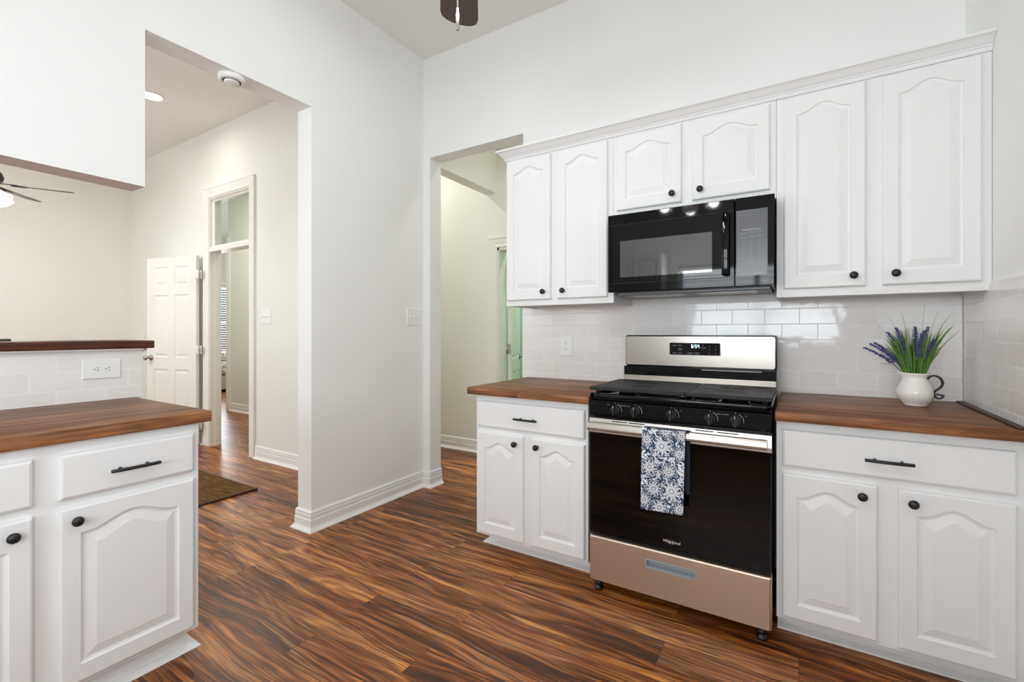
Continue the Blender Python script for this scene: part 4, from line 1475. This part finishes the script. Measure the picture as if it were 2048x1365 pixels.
# recessed ceiling lights, a few known, the others added as fill
CAN_L = ['round recessed light glowing in the ceiling beyond the tall opening', 'added round recessed fill light in the living room ceiling behind the viewer', 'round recessed light over the inner hall, beyond the hall header',
         'added round recessed fill light over the inner hall, past the transom door', 'added round recessed fill light over the hall behind the stove wall doorway', 'round recessed light above the rear counter',
         'added round recessed fill light in the kitchen ceiling near the stove wall doorway', 'added round recessed fill light in the bedroom ceiling', 'added round recessed fill light in the mint green room']
for (x, y, p), lb in zip(CANS, CAN_L):
    r = thing('recessed_light', lb, 'ceiling light', (x, y, CEIL), 0, 'recessed ceiling lights')
    MB().lathe([(0.083, 0.0), (0.098, 0.0), (0.097, -0.005), (0.090, -0.010), (0.084, -0.010), (0.083, 0.0)], n=36).build('trim_ring', M['plastic'], r)
    MB().lathe([(0.0, -0.001), (0.083, -0.001), (0.083, -0.006), (0.0, -0.008)], n=36).build('lens', M['can'], r)


# ------------------------------------------------------------------ ceiling fans
def fan(label, x, y, zb, R, ang0, shade_rz, n_shades, lamp_w, chain_z=None, chain_xy=(0, 0), bw=(0.052, 0.070), drop=0.0):
    r = thing('ceiling_fan', label, 'ceiling fan', (x, y, zb), 0, 'ceiling fans')
    top = CEIL - zb
    MB().lathe([(0.0, top), (0.07, top), (0.068, top - 0.02), (0.045, top - 0.055), (0.016, top - 0.06), (0.013, top - 0.06), (0.013, 0.10), (0, 0.10)], n=24).build('downrod', M['bronze'], r)
    MB().lathe([(0.0, 0.14), (0.03, 0.14), (0.055, 0.12), (0.105, 0.10), (0.118, 0.06), (0.112, 0.03), (0.08, 0.012), (0.065, -0.01), (0.062, -0.05 - drop), (0.045, -0.06 - drop), (0.0, -0.062 - drop)], n=32).build('motor_housing', M['bronze'], r)
    for k in range(5):
        a = ang0 + k * 2 * PI / 5
        Mk = Matrix.Rotation(a, 4, 'Z') @ Matrix.Rotation(math.radians(11), 4, 'X')
        pts = []
        r0 = 0.17
        up, lw = [], []
        for i in range(9):
            t = i / 8
            xx = r0 + (R - 0.05 - r0) * t
            up.append((xx, bw[0] + (bw[1] - bw[0]) * t))
        cap = []
        for i in range(1, 8):
            a2 = PI / 2 - PI * i / 8
            cap.append((R - 0.05 + 0.05 * math.cos(a2) ** 0.8 if abs(a2) < PI / 2 else R - 0.05, bw[1] * math.sin(a2)))
        out = up + cap + [(q, -w_) for q, w_ in reversed(up)]
        b_ = MB().rings([[(q, w_, -0.003) for q, w_ in out], [(q, w_, 0.003) for q, w_ in out]]).moved(Mk)
        bo = b_.build('blade', M['fan'], r)
        ir = MB().box(0.09, 0.20, -0.018, 0.018, 0.003, 0.010, 0.002).box(0.18, 0.25, -0.035, 0.035, 0.003, 0.007, 0.002)
        ir.box(0.17, 0.255, -0.03, -0.02, -0.008, -0.003, 0.001).box(0.17, 0.255, 0.02, 0.03, -0.008, -0.003, 0.001).moved(Mk)
        ir.build('blade_iron', M['bronze'], bo)
    for k in range(n_shades):
        a = shade_rz + k * 2 * PI / n_shades
        c_, s_ = math.cos(a), math.sin(a)
        ar = MB().tube([(0.03 * c_, 0.03 * s_, -0.05 - drop), (0.075 * c_, 0.075 * s_, -0.055 - drop), (0.10 * c_, 0.10 * s_, -0.065 - drop)], 0.009, 8)
        ao = ar.build('lamp_arm', M['bronze'], r)
        Mk = Matrix.Translation((0.10 * c_, 0.10 * s_, -0.062 - drop)) @ Matrix.Rotation(a, 4, 'Z') @ Matrix.Rotation(math.radians(-42), 4, 'Y')
        sh = MB().lathe([(0.016, 0.0), (0.022, -0.004), (0.030, -0.022), (0.038, -0.050), (0.048, -0.078), (0.062, -0.098), (0.060, -0.099), (0.046, -0.079), (0.036, -0.050), (0.028, -0.022), (0.016, -0.003)], n=28).moved(Mk)
        so = sh.build('lamp_shade', M['shade'], r)
        MB().lathe([(0.0, -0.02), (0.012, -0.022), (0.020, -0.045), (0.024, -0.060), (0.018, -0.078), (0.0, -0.086)], n=16).moved(Mk).build('bulb', M['bulb'], so)
        if lamp_w:
            pw = Mk @ Vector((0, 0, -0.115))
            point('fan_bulb_light', (x + pw.x, y + pw.y, zb + pw.z), lamp_w, WARM, 0.035)
    if chain_z is not None:
        cz0, cz1 = -0.055, chain_z - zb
        m = MB()
        z = cz0
        while z > cz1 + 0.055:
            m.lathe([(0.0, 0.0021), (0.0015, 0.0015), (0.0021, 0), (0.0015, -0.0015), (0, -0.0021)], (chain_xy[0], chain_xy[1], z), n=8)
            z -= 0.0048
        m.tube([(chain_xy[0], chain_xy[1], cz0 + 0.01), (chain_xy[0], chain_xy[1], cz1 + 0.05)], 0.0006, 5)
        co = m.build('pull_chain', M['chrome'], r)
        MB().lathe([(0.0, 0.0), (0.0032, 0.0), (0.0036, 0.003), (0.0044, 0.006), (0.0044, 0.040), (0.003, 0.043), (0.0026, 0.050), (0.0028, 0.056), (0, 0.058)], (chain_xy[0], chain_xy[1], cz1), n=14).build('chain_pull', M['nickel'], co)
    return r


ya = math.radians(31.79)
vdir = PI / 2 + math.atan2(0.118, 1.0) + ya          # away from the viewer, through the pull chain
fan('dark brown ceiling fan over the kitchen, only a blade tip and pull chain in view', -0.722, 0.908, 2.385, 0.60, vdir - 0.012, vdir + PI / 4, 4, 3.4, 1.972, (0.0, 0.0), drop=0.04)
fan('dark grey ceiling fan in the living room beyond the bar, at the left edge', -5.78, 0.96, 2.47, 0.56, PI / 2 - math.radians(27), math.radians(32), 4, 11, None)

# ------------------------------------------------------------------ floor mat, bed
mt = thing('door_mat', 'brown coir mat on the wood floor past the tall opening', 'mat', (-4.1, 1.62, 0))
m = MB().box(-4.62, -3.565, 1.20, 2.005, 0.0, 0.013, 0.004, 2)
mo = m.build('mat_pile', M['coir'], mt, (-4.1, 1.62, 0))
e = MB()
for q in ((-4.625, -3.56, 1.195, 1.207), (-4.625, -3.56, 1.998, 2.01), (-4.625, -4.613, 1.2, 2.0), (-3.572, -3.56, 1.2, 2.0)):
    e.box(q[0], q[1], q[2], q[3], 0.0, 0.0145, 0.003)
e.build('bound_edge', M['darkwood'], mt, (-4.1, 1.62, 0))

BO = (-10.7, 5.4, 0)
bd = thing('bed', 'bed with grey upholstered base and floral cover under the bedroom window', 'bed', BO)
MB().box(-11.45, -9.95, 4.3, 6.3, 0.05, 0.34, 0.02, 3).build('bed_base', M['bedbase'], bd, BO)
q = MB().box(-11.44, -9.93, 4.28, 6.32, 0.34, 0.62, 0.07, 4)
q.build('bed_cover', M['bedding'], bd, BO)
for x, y in ((-10.1, 4.45), (-10.1, 6.15), (-11.3, 4.45), (-11.3, 6.15)):
    MB().box(x - 0.03, x + 0.03, y - 0.03, y + 0.03, 0, 0.06).build('bed_leg', M['slot'], bd, BO)
pw = MB().box(-10.95, -10.15, 4.7, 5.75, 0.62, 0.80, 0.085, 5)
tag(pw.build('pillow', M['bedding']), 'floral pillow lying on the bed seen through the hallway door', 'pillow')
